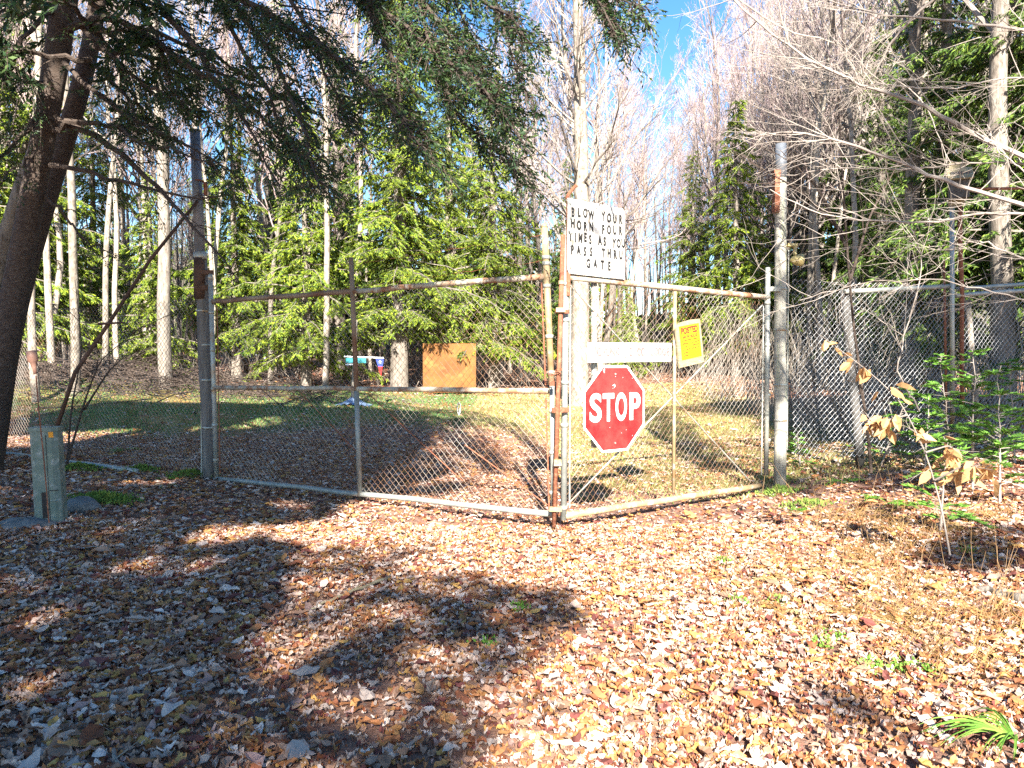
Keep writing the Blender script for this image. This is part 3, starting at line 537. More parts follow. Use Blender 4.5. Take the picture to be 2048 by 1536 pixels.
# unseen crowns are shaped: leaves kept only where they cast the drawn shade
c = NC_SHADE[rs.integers(0, 4, len(P))]
tx = np.array([[-12.5, -7], [-7.5, -6], [-3.4, -7.5], [-2.6, -12], [7.6, -6.5]])
near = np.argmin(((P[:, None, :2]-tx[None])**2).sum(-1), 1)
for i, (x, y) in enumerate(tx):
    root = empty('hemlock_tree', (x, y, float(terrain(x, y))), 'tall hemlock behind the viewer shading the leafy track', 'tree', 'hemlocks shading the track')
    q = P[near == i]; H = q[:, 2].max()+1 if len(q) else 10; tr = MB(); tr.pipe((x, y, -.1), (x, y, H), .13, 10, .02); tr.obj('trunk', M['dark_bark'], root, True)
    if not len(q): continue
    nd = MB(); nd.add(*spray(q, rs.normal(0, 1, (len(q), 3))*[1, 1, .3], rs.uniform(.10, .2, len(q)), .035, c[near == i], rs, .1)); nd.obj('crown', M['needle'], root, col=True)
    e = q[rs.integers(0, len(q), 90)]; st = np.stack([np.full(90, x), np.full(90, y), np.minimum(e[:, 2]+.3, H-.5)], -1)
    MB().tubes(np.stack([st, e], 1), np.tile([.018, .005], (90, 1)), 4).obj('branches', M['dark_bark'], root)

# ------------------------------------------------------------------ the gate
C0 = np.array([X_of(1116, 6.37), 6.37, 0]); LP = np.array([X_of(424, 8.66), 8.66, 0]); RP = np.array([X_of(1537, 8.22), 8.22, 0])
class Plane:
    def __init__(s, P0, P1):
        s.o = np.asarray(P0, float); d = np.asarray(P1, float)-s.o; s.len = np.linalg.norm(d); s.d = d/s.len; s.n = np.array([s.d[1], -s.d[0], 0])
        if s.n[1] > 0: s.n = -s.n
        s.up = np.array([0, 0, 1.])
    def P(s, px, py, off=0.0):
        r = ray(px, py); c = np.array([0, 0, CAMH]); o = s.o+s.n*off
        return c+r*(((o-c)@s.n)/(r@s.n))
    def uw(s, px, py, off=0.0):
        p = s.P(px, py, off)-s.o; return p@s.d, p[2]
    def W(s, u, w_, off=0.0): return s.o+s.d*u+s.up*w_+s.n*off
PL = Plane(C0, LP); PR = Plane(C0, RP)
def chain(mb, pl, u0, u1, w0, w1, h=.036, r=.0019, off=0, rng=rng, bulge=.012, cut=None):
    nk = int((u1-u0)/h); nj = int((w1-w0)/h); k = np.arange(nk)[:, None]; j = np.arange(nj+1)[None]
    par = (j+k) % 2; u = u0+(k+.5+(par-.5)*1.06)*h; w_ = w0+j*h+0*k
    o = off+np.where(par == 1, .0025, -.0025)*np.where(k % 2 == 0, 1, -1)
    b = bulge*np.sin(u*2.3+1)*np.sin(w_*1.9+.4)+bulge*.5*np.sin(u*6+w_*3)
    u = u+.006*np.sin(w_*5+u*3)+rng.normal(0, .0012, u.shape); w_ = w_+.006*np.sin(u*4+1.3)+rng.normal(0, .0012, u.shape)
    P = pl.o+pl.d*u[..., None]+pl.up*w_[..., None]+pl.n*(o+b)[..., None]
    if cut is None: mb.tubes(P, np.full(P.shape[:2], r), 4)
    else: mb.tubes(P, np.full(P.shape[:2], r), 4)
def ties(mb, pts, d, r, tr_=.0022):
    """small wire loops round a pipe"""
    a = np.linspace(0, 2*math.pi, 9)
    for p in pts:
        e1 = np.cross(d, [0, 0, 1.]); e1 = e1/np.linalg.norm(e1) if np.linalg.norm(e1) > .3 else np.array([1, 0, 0.]); e2 = np.cross(d, e1)
        mb.tubes((p+np.cos(a)[:, None]*e1*(r+.003)+np.sin(a)[:, None]*e2*(r+.003))[None], np.full((1, 9), tr_), 4)
def collar(mb, p, d, r, h=.03, t=.006, par=None, m='galv'):
    d = np.asarray(d, float)/np.linalg.norm(d)
    if par: MB().pipe(p-d*h/2, p+d*h/2, r+t, 14).obj('band', M[m], par, True)
    else: mb.pipe(p-d*h/2, p+d*h/2, r+t, 14)
def barbed(mb, pts, r=.0022, sag=.02, n=60, rng=rng):
    pts = np.asarray(pts, float); cum = np.linspace(0, 1, len(pts)); t = np.linspace(0, 1, n); Q = np.stack([np.interp(t, cum, pts[:, i]) for i in range(3)], -1)
    Q[:, 2] -= sag*4*t*(1-t); Q += rng.normal(0, .004, Q.shape); mb.tubes(Q[None], np.full((1, n), r), 4)
    for q in Q[3::5]:
        for _ in range(2): e = rng.normal(0, 1, 3); e /= np.linalg.norm(e); mb.pipe(q-e*.018, q+e*.018, .0014, 3)

# left leaf
gl = empty('chain_link_gate', C0, 'left leaf of the double gate, longer, with a middle rail and chain link mesh', 'gate')
mb = MB(); A, B = PL.P(1090, 553), PL.P(425, 603)
mb.pipe(A, PL.P(705, 583), .026, 10, n=8, wob=.003, rng=rng); mb.obj('top_rail', M['rusty_rail'], gl, True)
MB().pipe(PL.P(705, 583), B, .026, 10, n=8, wob=.003, rng=rng).obj('top_rail', M['brown_rail'], gl, True)
MB().pipe(PL.P(1098, 782), PL.P(430, 775), .024, 10, n=8, wob=.003, rng=rng).obj('middle_rail', M['rusty_rail'], gl, True)
MB().pipe(PL.P(1104, 1028), PL.P(430, 957), .026, 12, n=10, wob=.005, rng=rng).obj('bottom_rail', M['galv_clean'], gl, True)
MB().pipe(PL.P(702, 515, .005), PL.P(713, 780, .005), .024, 10, r2=.025).obj('centre_bar', M['brown_rail'], gl, True)
MB().pipe(PL.P(713, 782, .005), PL.P(720, 992, .005), .025, 12).obj('centre_bar', M['galv_clean'], gl, True)
mb = MB(); mb.pipe(PL.P(1089, 455), PL.P(1103, 770), .028, 14); mb.pipe(PL.P(1089, 455), PL.P(1089, 447), .031, 14, .02); mb.obj('latch_stile', M['cream_pipe'], gl, True)
MB().pipe(PL.P(1104, 772), PL.P(1107, 1024), .022, 12).obj('latch_stile', M['galv_clean'], gl, True)
mb = MB(); mb.pipe(PL.P(421, 560), PL.P(433, 957), .026, 12); mb.pipe(PL.P(421, 560), PL.P(421, 548), .031, 12, .022); mb.obj('hinge_stile', M['galv'], gl, True)
mb = MB(); mb.pipe(PL.P(1083, 565), PL.P(1091, 770), .007, 6); mb.pipe(PL.P(1092, 795), PL.P(1098, 1015), .007, 6); mb.pipe(PL.P(434, 612), PL.P(440, 948), .007, 6)
mb.pipe(PL.P(600, 785), PL.P(715, 905), .005, 6); mb.pipe(PL.P(735, 786), PL.P(925, 962), .005, 6); mb.pipe(PL.P(930, 890), PL.P(1095, 1010), .006, 6); mb.obj('tension_bar', M['rust'], gl)
mb = MB(); uA = 0.03
wt = (PL.uw(1090, 553)[1]+PL.uw(425, 603)[1])/2; wb = (PL.uw(1104, 1028)[1]+PL.uw(430, 957)[1])/2
chain(mb, PL, .10, PL.len-.08, wb+.02, wt-.01, off=-.01); mb.obj('mesh', M['wire'], gl)
mb = MB()  # fittings: collars and wire ties
for py in (515, 527, 572, 673, 745): 
    t = (py-455)/315; p = PL.P(1089+14*t, py); collar(mb, p, [0, 0, 1], .028, par=gl)
for py in (822, 905, 985): collar(mb, PL.P(1105, py), [0, 0, 1], .022, par=gl)
for py in (625, 700, 778, 850, 920): collar(mb, PL.P(421+12*(py-560)/397, py), [0, 0, 1], .026, par=gl)
for px in range(470, 1080, 62): ties(mb, [PL.P(px, 553+(1090-px)*50/665)], PL.d, .027); ties(mb, [PL.P(px+9, 1024-(1104-px)*71/674)], PL.d, .027); ties(mb, [PL.P(px+20, 782-(1098-px)*7/668)], PL.d, .026)
mb.obj('wire_loops', M['galv'], gl, True)
mb = MB(); barbed(mb, [PL.P(424, 530), PL.P(703, 524), PL.P(1088, 470)]); barbed(mb, [PL.P(424, 598), PL.P(703, 572), PL.P(1089, 520)]); mb.obj('barbed_wire', M['rust'], gl)
# right leaf
gr = empty('chain_link_gate', C0+PR.d*.06, 'right leaf of the double gate, shorter, cross braced and carrying the stop sign', 'gate')
MB().pipe(PR.P(1130, 553), PR.P(1537, 595), .028, 12, n=8, wob=.003, rng=rng).obj('top_rail', M['rusty_rail'], gr, True)
MB().pipe(PR.P(1128, 1032), PR.P(1520, 971), .030, 12, n=8, wob=.004, rng=rng).obj('bottom_rail', M['cream_pipe'], gr, True)
MB().pipe(PR.P(1133, 462), PR.P(1127, 1040), .027, 14).obj('latch_stile', M['galv_clean'], gr, True)
mb = MB(); mb.pipe(PR.P(1536, 535), PR.P(1532, 950), .026, 14); mb.obj('hinge_stile', M['galv_clean'], gr, True)
MB().pipe(PR.P(1350, 583), PR.P(1347, 985), .017, 10).obj('centre_bar', M['cream_pipe'], gr, True)
MB().pipe(PR.P(1188, 565, -.05), PR.P(1188, 895, -.05), .027, 12).obj('sign_post', M['galv'], gr, True)
mb = MB(); mb.pipe(PR.P(1132, 1012, -.02), PR.P(1525, 610, -.02), .007, 6); mb.pipe(PR.P(1140, 570, -.03), PR.P(1500, 962, -.03), .007, 6)
mb.pipe(PR.P(1141, 575), PR.P(1139, 1015), .007, 6); mb.pipe(PR.P(1527, 612), PR.P(1523, 950), .007, 6); mb.obj('cross_brace', M['galv'], gr)
wtr = (PR.uw(1130, 553)[1]+PR.uw(1537, 595)[1])/2; wbr = (PR.uw(1128, 1032)[1]+PR.uw(1520, 971)[1])/2
mb = MB(); chain(mb, PR, .08, PR.len-.06, wbr+.02, wtr-.01, off=-.012, r=.0021); mb.obj('mesh', M['wire'], gr)
mb = MB()
for py in (568, 640, 765, 850, 1015): collar(mb, PR.P(1133-6*(py-462)/578, py), [0, 0, 1], .027, par=gr)
for py in (606, 690, 790, 880): collar(mb, PR.P(1535, py), [0, 0, 1], .026, par=gr)
for px in range(1160, 1520, 40): ties(mb, [PR.P(px, 556+(px-1130)*42/407)], PR.d, .028); ties(mb, [PR.P(px, 1029-(px-1128)*61/392)], PR.d, .03)
mb.obj('wire_loops', M['galv'], gr, True)
MB().box(PR.P(1124, 623, .05), (.12, .035, .03), PR.d).obj('latch', M['rust'], gr); MB().box(PR.P(1121, 820, .035), (.15, .05, .04), PR.d).obj('latch', M['rust'], gr)
# drop rod between the leaves
dr = empty('drop_rod', C0, 'long rusty brown drop bolt standing between the two gate leaves', 'gate bolt')
mb = MB(); mb.pipe(at(1126, 470, 6.30), at(1108, 1054, 6.30), .019, 12); mb.obj('rod', M['rust'], dr, True)
mb = MB(); mb.box(at(1121, 620, 6.28), (.075, .05, .035)); mb.box(at(1115, 925, 6.27), (.06, .06, .05)); mb.box(at(1111, 1018, 6.28), (.1, .05, .035)); collar(mb, at(1123, 565, 6.3), [0, 0, 1], .02, .03); mb.obj('bracket', M['cream_pipe'], dr)
# chain and padlock
lk = empty('padlock', at(1105, 760, 6.3), 'rusty padlock hanging on a short chain where the gate leaves meet', 'padlock')
mb = MB(); a = np.linspace(0, 2*math.pi, 11)
for i in range(7):
    c0 = at(1096+i*4.2, 744+6*math.sin(i*.9), 6.27-.01*i); e1 = np.array([1, 0, 0]) if i % 2 else np.array([.6, -.8, 0]); e2 = np.array([0, 0, 1.]) if i % 2 else np.array([.3, .1, .9])
    mb.tubes((c0+np.cos(a)[:, None]*e1*.014+np.sin(a)[:, None]*e2*.010)[None], np.full((1, 11), .0035), 5)
mb.obj('chain', M['rust'], lk)
mb = MB(); c0 = at(1104, 762, 6.25); mb.box(c0+[0, 0, -.02], (.04, .018, .042)); s_ = np.linspace(0, math.pi, 9); mb.tubes((c0+np.stack([np.cos(s_)*.013, 0*s_, np.sin(s_)*.022], -1))[None], np.full((1, 9), .004), 6); mb.obj('lock_body', M['rust'], lk)
# carabiner
mb = MB(); a = np.linspace(0, 2*math.pi, 25); rr = .017+.006*np.sin(a); c0 = PL.P(918, 818, .02)
mb.tubes((c0+np.cos(a)[:, None]*PL.d*rr[:, None]+np.sin(a)[:, None]*np.array([0, 0, 1])*.055)[None], np.full((1, 25), .0042), 6); mb.pipe(c0+[0, 0, -.05], c0-PL.d*.006+[0, 0, .01], .003, 5)
tag(mb.obj('carabiner', M['white_paint'], smooth=True), 'oval silver snap hook hanging on the mesh of the left gate leaf', 'carabiner')

# ------------------------------------------------------------------ lettering
def text_mesh(s, size, ext=.0008, offset=0.0, xs=1.0):
    cu = D.curves.new('t', 'FONT'); cu.body = s; cu.size = size; cu.extrude = ext; cu.offset = offset; cu.align_x = 'CENTER'; cu.align_y = 'CENTER'; cu.resolution_u = 6
    o = D.objects.new('t', cu); COL.objects.link(o); dg = bpy.context.evaluated_depsgraph_get(); dg.update()
    me = D.meshes.new_from_object(o.evaluated_get(dg)); 
    V = np.zeros(len(me.vertices)*3, np.float32); me.vertices.foreach_get('co', V); V = V.reshape(-1, 3)
    fs = [tuple(p.vertices) for p in me.polygons]; D.objects.remove(o); D.curves.remove(cu); D.meshes.remove(me)
    V = V*[xs, 1, 1]; return V, fs
def put_text(items, name, m, parent, org, dx, up, n):
    """items: (string, u, v, size, offset, xscale, rot)"""
    vs, fs = [], []
    for s, u, v, size, off, xsc, rot in items:
        V, f = text_mesh(s, size, .0006, off, abs(xsc) if xsc > 0 else 1)
        if xsc < 0: V[:, 0] *= -xsc/np.ptp(V[:, 0])
        c, sn = math.cos(rot), math.sin(rot); x = V[:, 0]*c-V[:, 1]*sn+u; y = V[:, 0]*sn+V[:, 1]*c+v
        b = sum(len(q) for q in vs); vs.append(org+x[:, None]*dx+y[:, None]*up+(V[:, 2:3]+.0006)*n); fs += [tuple(i+b for i in q) for q in f]
    me = D.meshes.new(name); me.from_pydata([tuple(p) for p in np.concatenate(vs)], [], fs); me.update(); me.materials.append(m)
    o = D.objects.new(name, me); COL.objects.link(o)
    if parent: o.parent = parent; o.matrix_parent_inverse = Matrix.Translation(-parent.location)
    return o
def panel(pts, thick, org, dx, up, n, mb=None):
    """pts 2D outline -> solid plate with front face at n=0"""
    mb = mb or MB(); k = len(pts); a = np.array([org+p[0]*dx+p[1]*up for p in pts]); b = a-n*thick
    mb.add(np.concatenate([a, b]), [np.arange(k)[None], (np.arange(k)[::-1]+k)[None], np.array([[i, i+k, (i+1) % k+k, (i+1) % k] for i in range(k)])]); return mb
def rect(w_, h): return [(-w_/2, -h/2), (w_/2, -h/2), (w_/2, h/2), (-w_/2, h/2)]
Z = np.array([0, 0, 1.])
# stop sign
so_ = PR.P(1230, 817, .06); st = empty('stop_sign', so_, 'red octagonal stop sign with white rim and lettering on the right gate leaf', 'sign')
u0, _ = PR.uw(1169, 817, .06); u1, _ = PR.uw(1290, 817, .06); sw = (u1-u0); sh = PR.uw(1230, 730, .06)[1]-PR.uw(1230, 903, .06)[1]
sw = (sw+sh)/2
def octa(s): 
    r = s/2/math.cos(R(22.5)); return [(r*math.cos(R(22.5+45*i)), r*math.sin(R(22.5+45*i))) for i in range(8)]
panel(octa(sw), .004, so_, PR.d, Z, PR.n).obj('plate', M['white_paint'], st)
panel(octa(sw*.945), .0012, so_+PR.n*.0016, PR.d, Z, PR.n).obj('face', M['stop_red'], st)
put_text([('S', -.315*sw, 0, sw*.44, .009, -.185*sw, 0), ('T', -.110*sw, 0, sw*.44, .009, -.180*sw, 0), ('O', .100*sw, 0, sw*.44, .009, -.185*sw, 0), ('P', .322*sw, 0, sw*.44, .009, -.185*sw, 0)], 'lettering', M['white_paint'], st, so_+PR.n*.0020, PR.d, Z, PR.n)
mb = MB()
for v in (.40, -.40): p = so_+PR.n*.002+Z*v*sw; mb.pipe(p, p+PR.n*.006, .009, 10)
mb.obj('bolt', M['galv_clean'], st)
mb = MB(); panel([(-.05*sw, .265*sw), (-.01*sw, .285*sw), (.0, .26*sw), (-.018*sw, .235*sw), (-.012*sw, .262*sw)], .0005, so_+PR.n*.0026, PR.d, Z, PR.n, mb)
panel([(-.20*sw, .44*sw), (-.17*sw, .465*sw), (-.175*sw, .41*sw)], .0005, so_+PR.n*.0026, PR.d, Z, PR.n, mb)
rq = np.random.default_rng(4)
for _ in range(16):
    x, y = rq.uniform(-.3, .3)*sw, rq.uniform(-.4, .4)*sw
    if abs(y) > .19*sw: panel([(x, y), (x+.006, y+.002), (x+.003, y+.008)], .0004, so_+PR.n*.0025, PR.d, Z, PR.n, mb)
mb.obj('paint_chip', M['white_paint'], st)
# horn sign
bo = PR.P(1192, 480, .05); bs = empty('metal_sign', bo, 'tall white sign reading blow your horn four times above the right gate leaf', 'sign')
ul = PR.uw(1135, 480, .05)[0]; ur = PR.uw(1250, 480, .05)[0]; hw = (ur-ul); top = PR.uw(1192, 408, .05)[1]; bot = PR.uw(1192, 552, .05)[1]; hh = top-bot; bo = PR.W((ul+ur)/2, (top+bot)/2, .05)
panel([(-hw/2+.02, -hh/2), (hw/2, -hh/2-.004), (hw/2, hh/2-.03), (hw/2-.03, hh/2), (-hw/2, hh/2+.01), (-hw/2, -hh/2+.03)], .004, bo, PR.d, Z, PR.n).obj('plate', M['weathered_white'], bs)
items = []; rows = [('BLOW YOUR', .335, .90), ('HORN FOUR', .165, .90), ('TIMES AS YOU', -.005, 1.12), ('PASS THRU', -.175, .92), ('GATE', -.345, .40)]
for s, v, wd in rows:
    n = len(s); step = hw*wd*.92/(n-1) if n > 1 else 0
    x = -hw*wd*.46*(1.0 if s != 'TIMES AS YOU' else .93) - (0.0 if s != 'GATE' else -.02)
    if s == 'TIMES AS YOU': step = hw*.92/(n-1); x = -hw*.455
    for i, ch in enumerate(s):
        if ch != ' ': items.append((ch, x+i*step, v*hh+rq.normal(0, .004), hh*.168, .0056, .60, rq.normal(0, .03)))
put_text(items, 'lettering', M['black_paint'], bs, bo+PR.n*.001, PR.d, Z, PR.n)
mb = MB()
for u, v in [(-.46, .44), (-.02, .45), (.35, .44), (.46, .3), (-.45, .25), (-.46, -.12), (-.45, -.3), (-.45, -.42), (0.0, -.46), (.1, -.46), (.33, -.46), (.46, -.32), (-.45, .05)]:
    p = bo+PR.d*u*hw+Z*v*hh; mb.pipe(p, p+PR.n*.004, .012, 10); mb.pipe(p+PR.n*.004, p+PR.n*.008, .006, 8)
mb.obj('bolt', M['galv'], bs)
mb = MB(); mb.pipe(bo-PR.d*hw*.46-PR.n*.02-Z*hh*.8, bo-PR.d*hw*.46-PR.n*.02+Z*hh*.48, .018, 10); mb.box(bo-PR.n*.02+Z*hh*.2, (hw*.95, .012, .03), PR.d); mb.box(bo-PR.n*.02-Z*hh*.3, (hw*.95, .012, .03), PR.d)
cr = np.linspace(0, 1, 6); q = np.stack([at(1133+20*t, 398-28*t**.7, 6.4) for t in cr]); mb.tubes(q[None], np.full((1, 6), .014), 8); mb.obj('bracket', M['rust'], bs)
# lodge board
uL = PR.uw(1180, 705, .05)[0]; uR = PR.uw(1343, 705, .05)[0]; wT = PR.uw(1260, 685, .05)[1]; wB = PR.uw(1260, 724, .05)[1]; lo_ = PR.W((uL+uR)/2, (wT+wB)/2, .05)
lb = empty('lodge_board', lo_, 'long white wooden board with faded lodge lettering above the stop sign', 'sign'); lw, lh = uR-uL, wT-wB
dxl = PR.d*math.cos(.012)+Z*math.sin(.012); upl = np.cross(PR.n, dxl)
panel(rect(lw, lh), .035, lo_, dxl, upl, PR.n).obj('plate', M['weathered_white'], lb)
put_text([(ch, (-.40+.8*i/15)*lw, -.0*lh, lh*.56, .003, .8, 0) for i, ch in enumerate('CHUNK JE OD LODGE'[:17]) if ch != ' '], 'lettering', M['faded_ink'], lb, lo_+PR.n*.001, dxl, upl, PR.n)
# posted sign
po = PR.P(1380, 686, .05); pb = empty('posted_sign', po, 'yellow posted and patrolled notice on a tilted plywood board at the right gate leaf', 'sign')
ax_ = R(9); dxp = PR.d*math.cos(ax_)+Z*math.sin(ax_); upp = np.cross(PR.n, dxp); upp *= np.sign(upp[2])
pw = PR.uw(1404, 686, .05)[0]-PR.uw(1354, 686, .05)[0]; ph = PR.uw(1380, 641, .05)[1]-PR.uw(1380, 730, .05)[1]
panel([(-pw/2, -ph/2), (pw/2, -ph/2), (pw/2, ph/2), (pw*.1, ph/2+.006), (-pw*.35, ph/2-.004), (-pw/2, ph/2-.05)], .018, po, dxp, upp, PR.n).obj('board', M['board_wood'], pb)
yo = po+upp*ph*.03+dxp*.008; yw, yh = pw*.80, ph*.76
panel(rect(yw, yh), .0008, yo+PR.n*.0012, dxp, upp, PR.n).obj('notice', M['yellow'], pb)
its = [('POSTED', 0, yh*.34, yh*.26, .005, -.86*yw, 0), ('AND PATROLLED', 0, yh*.16, yh*.12, .0022, -.80*yw, 0)]
for i, s in enumerate(('HUNTING FISHING TRAPPING OR', 'TRESPASSING FOR ANY PURPOSE', 'IS STRICTLY FORBIDDEN', 'VIOLATORS WILL BE PROSECUTED', 'NAME', 'ADDRESS')):
    its.append((s, 0 if i < 4 else -yw*.3, yh*(.06-.09*i), yh*.075, .0008, -(.86 if i < 4 else .25)*yw, 0))
put_text(its, 'lettering', M['brown_ink'], pb, yo+PR.n*.0015, dxp, upp, PR.n)

# ------------------------------------------------------------------ poles
pl_ = empty('gate_pole', at(418, 950, 8.75), 'tall weathered pole with a grey pipe top carrying the left gate leaf', 'pole')
lp0, lp1, lp2 = at(421, 955, 8.75), at(402, 520, 8.75), at(390, 262, 8.75)
MB().pipe(lp0-[0, 0, .2], lp1, .072, 18, .066, n=8, wob=.006, rng=rng).obj('post', M['shaded_wood'], pl_, True)
MB().pipe(lp1, at(400, 505, 8.75), .073, 18).obj('collar', M['galv'], pl_, True)
MB().pipe(at(401, 598, 8.74), at(400, 516, 8.74), .071, 18, .069, n=3).obj('sleeve', M['brown_rail_dark'], pl_, True)
mb = MB(); mb.pipe(at(400, 510, 8.75), lp2, .058, 18, .055); mb.pipe(lp2, lp2+[0, 0, .012], .066, 18); mb.obj('pipe', M['pipe_pole'], pl_, True)
mb = MB()
for py in (622, 690, 760, 855): 
    t = (py-520)/435; p = at(402+19*t, py, 8.75); collar(mb, p, [0.01, 0, 1], .07, .022, .004, par=pl_)
for py in (545, 575): MB().box(at(412, py, 8.7), (.16, .05, .05)).obj('hinge', M['brown_rail_dark'], pl_)
mb = MB(); mb.box(at(411, 378, 8.68), (.03, .05, .15)); collar(mb, at(397, 362, 8.75), [0, 0, 1], .057, .012, .003); mb.obj('bracket', M['rust'], pl_)
pr_ = empty('gate_pole', at(1561, 935, 8.40), 'tall pale pole with grey sleeve on top beside the right gate leaf', 'pole')
MB().pipe(at(1560, 945, 8.4)-[0, 0, .15], at(1562, 355, 8.4), .067, 20, .060, n=8, wob=.004, rng=rng).obj('post', M['post_wood'], pr_, True)
mb = MB(); mb.pipe(at(1562, 356, 8.4), at(1562, 288, 8.4), .064, 20, .056); mb.obj('pipe', M['pipe_pole'], pr_, True)
mb = MB()
for py in (578, 660, 770, 840): collar(mb, at(1561, py, 8.4), [0, 0, 1], .065, .022, .004, par=pr_)
MB().box(at(1545, 578, 8.33), (.17, .05, .05)).obj('hinge', M['galv_clean'], pr_); MB().pipe(at(1577, 500, 8.4), at(1574, 900, 8.4), .008, 6).obj('tension_bar', M['galv_clean'], pr_)
mb = MB(); mb.box(at(1552, 386, 8.36), (.055, .10, .42)); mb.box(at(1552, 345, 8.36), (.07, .11, .03)); tag(mb.obj('wooden_board', M['rust']), 'narrow red brown board strapped to the upper left side of the right pole', 'board')
lamp = empty('gate_lamp', at(1585, 500, 8.4), 'round yellowish lamp head on a bracket at the right side of the right pole', 'lamp')
mb = MB(); mb.pipe(at(1572, 492, 8.4), at(1590, 492, 8.4), .014, 8); mb.box(at(1584, 490, 8.38), (.10, .05, .03)); mb.pipe(at(1590, 492, 8.38), at(1590, 510, 8.36), .02, 8); mb.obj('bracket', M['yellow_tin'], lamp)
mb = MB(); p = at(1588, 520, 8.36); q = p+np.array([.09, -.02, -.01])*1.0; mb.tubes(np.array([p-[.04, 0, 0], p, p+[.05, 0, 0], p+[.09, 0, 0]])[None], np.array([[.015, .045, .065, .068]]), 14, cap=True); mb.obj('lamp_shade', M['yellow_tin'], lamp, True)

# ------------------------------------------------------------------ fences
def fence(name, P0, P1, w0, w1, label, m, rails, posts, r=.0021, extra=None, r_=.0):
    pl = Plane(P0, P1); e = empty(name, pl.o, label, 'fence'); mb = MB(); gz = float(terrain(pl.o[0], pl.o[1]))
    chain(mb, pl, 0.05, pl.len-.03, w0, w1, off=0, r=r, bulge=.02); mb.obj('mesh', M[m], e)
    for f in rails: f(pl, e)
    for f in posts: f(pl, e)
    return e, pl
Lq = ground(20, 912); FL0 = np.array([lp0[0]-.08, 8.80, 0]); FL1 = np.array([X_of(-60, 11.6), 11.6, 0])
def lrail(pl, e):
    MB().pipe(ground(-40, 908)+[0, 0, .05], ground(275, 948)+[0, 0, .03], .03, 10, n=8, wob=.012, rng=rng).obj('bottom_rail', M['galv'], e, True)
def lpost(pl, e): MB().pipe(pl.W(.02, 0, .03), pl.W(.0, 2.2, .03), .012, 6).obj('tension_bar', M['galv'], e)
fence('chain_link_fence', FL0, FL1, .16, 2.15, 'dark chain link fence left of the gate behind the green pedestal', 'wire', [lrail], [lpost])
FR0 = np.array([X_of(1577, 8.45), 8.45, 0]); FR1 = np.array([6.9, 9.75, 0])
def rrail(pl, e):
    MB().pipe(pl.P(1690, 583), pl.P(1908, 572), .028, 10, n=5, wob=.004, rng=rng).obj('top_rail', M['galv_clean'], e, True)
    MB().pipe(pl.P(1912, 592, .04), pl.P(2080, 577, .04), .028, 10, n=5, wob=.004, rng=rng).obj('top_rail', M['galv_clean'], e, True)
    MB().pipe(pl.P(1915, 578, -.04), pl.P(2080, 566, -.04), .026, 10, n=5, wob=.004, rng=rng).obj('top_rail', M['galv_clean'], e, True)
def rpost(pl, e):
    MB().pipe(pl.P(1720, 930, -.1), pl.P(1690, 580, -.1), .05, 12, .055, n=6, wob=.006, rng=rng).obj('post', M['old_wood'], e, True)
    MB().pipe(pl.P(1905, 860, .03), pl.P(1904, 410, .03), .026, 12).obj('post', M['galv'], e, True)
    MB().pipe(pl.P(1893, 850, .0), pl.P(1888, 520, .0), .014, 8).obj('tension_bar', M['rust'], e, True)
    o = MB().pipe(pl.P(1926, 830, .06), pl.P(1920, 400, .06), .024, 12, n=6, wob=.004, rng=rng).obj('post', M['rust'], e, True); o['label'] = 'rusty red pipe post'
    MB().pipe(pl.P(1940, 378, .0), pl.P(2090, 376, .0), .018, 10).obj('cross_pipe', M['rust'], e, True)
    MB().pipe(pl.P(1955, 860, -.05), pl.P(1935, 600, -.05), .04, 10, .035).obj('post', M['pale_bark'], e, True)
fe, fpl = fence('chain_link_fence', FR0, FR1, .34, 2.32, 'bright galvanised chain link fence running right from the right pole', 'wire_clean', [rrail], [rpost])
bh = empty('birdhouse', fpl.P(1918, 370, .1), 'weathered wooden birdhouse with a dark sloping roof on the grey fence post at the right', 'birdhouse')
b0 = fpl.P(1914, 368, .10); k_ = 8.9/F
bx = np.array([math.cos(.35), -math.sin(.35), 0]); by = np.array([math.sin(.35), math.cos(.35), 0])
mb = MB(); mb.box(b0, (31*k_, .02, 88*k_), bx, by); mb.obj('back_board', M['board_wood'], bh)
mb = MB(); mb.box(b0-by*.075-Z*6*k_+bx*.01, (34*k_, .12, 52*k_), bx, by); mb.obj('nest_box', M['old_wood'], bh)
mb = MB(); az = (Z*.75+by*.66); mb.box(b0-by*.11+Z*17*k_+bx*.01, (46*k_, .018, .2), bx, None, az/np.linalg.norm(az)); mb.obj('roof', M['board_wood'], bh)

# leaning brace pole, left
pt = MB(); pt.tubes(np.array([[at(112, 860, 8.3), at(150, 745, 8.3), at(222, 640, 8.35), at(300, 520, 8.5), at(395, 402, 8.68)]]), np.array([[.022, .022, .020, .018, .016]]), 10, cap=True)
pt.pipe(at(196, 648, 8.3), at(250, 645, 8.3), .016, 6, .01); tag(pt.obj('leaning_pole', M['brown_rail_dark'], smooth=True), 'long thin dark brown pole leaning up against the left gate pole', 'pole')
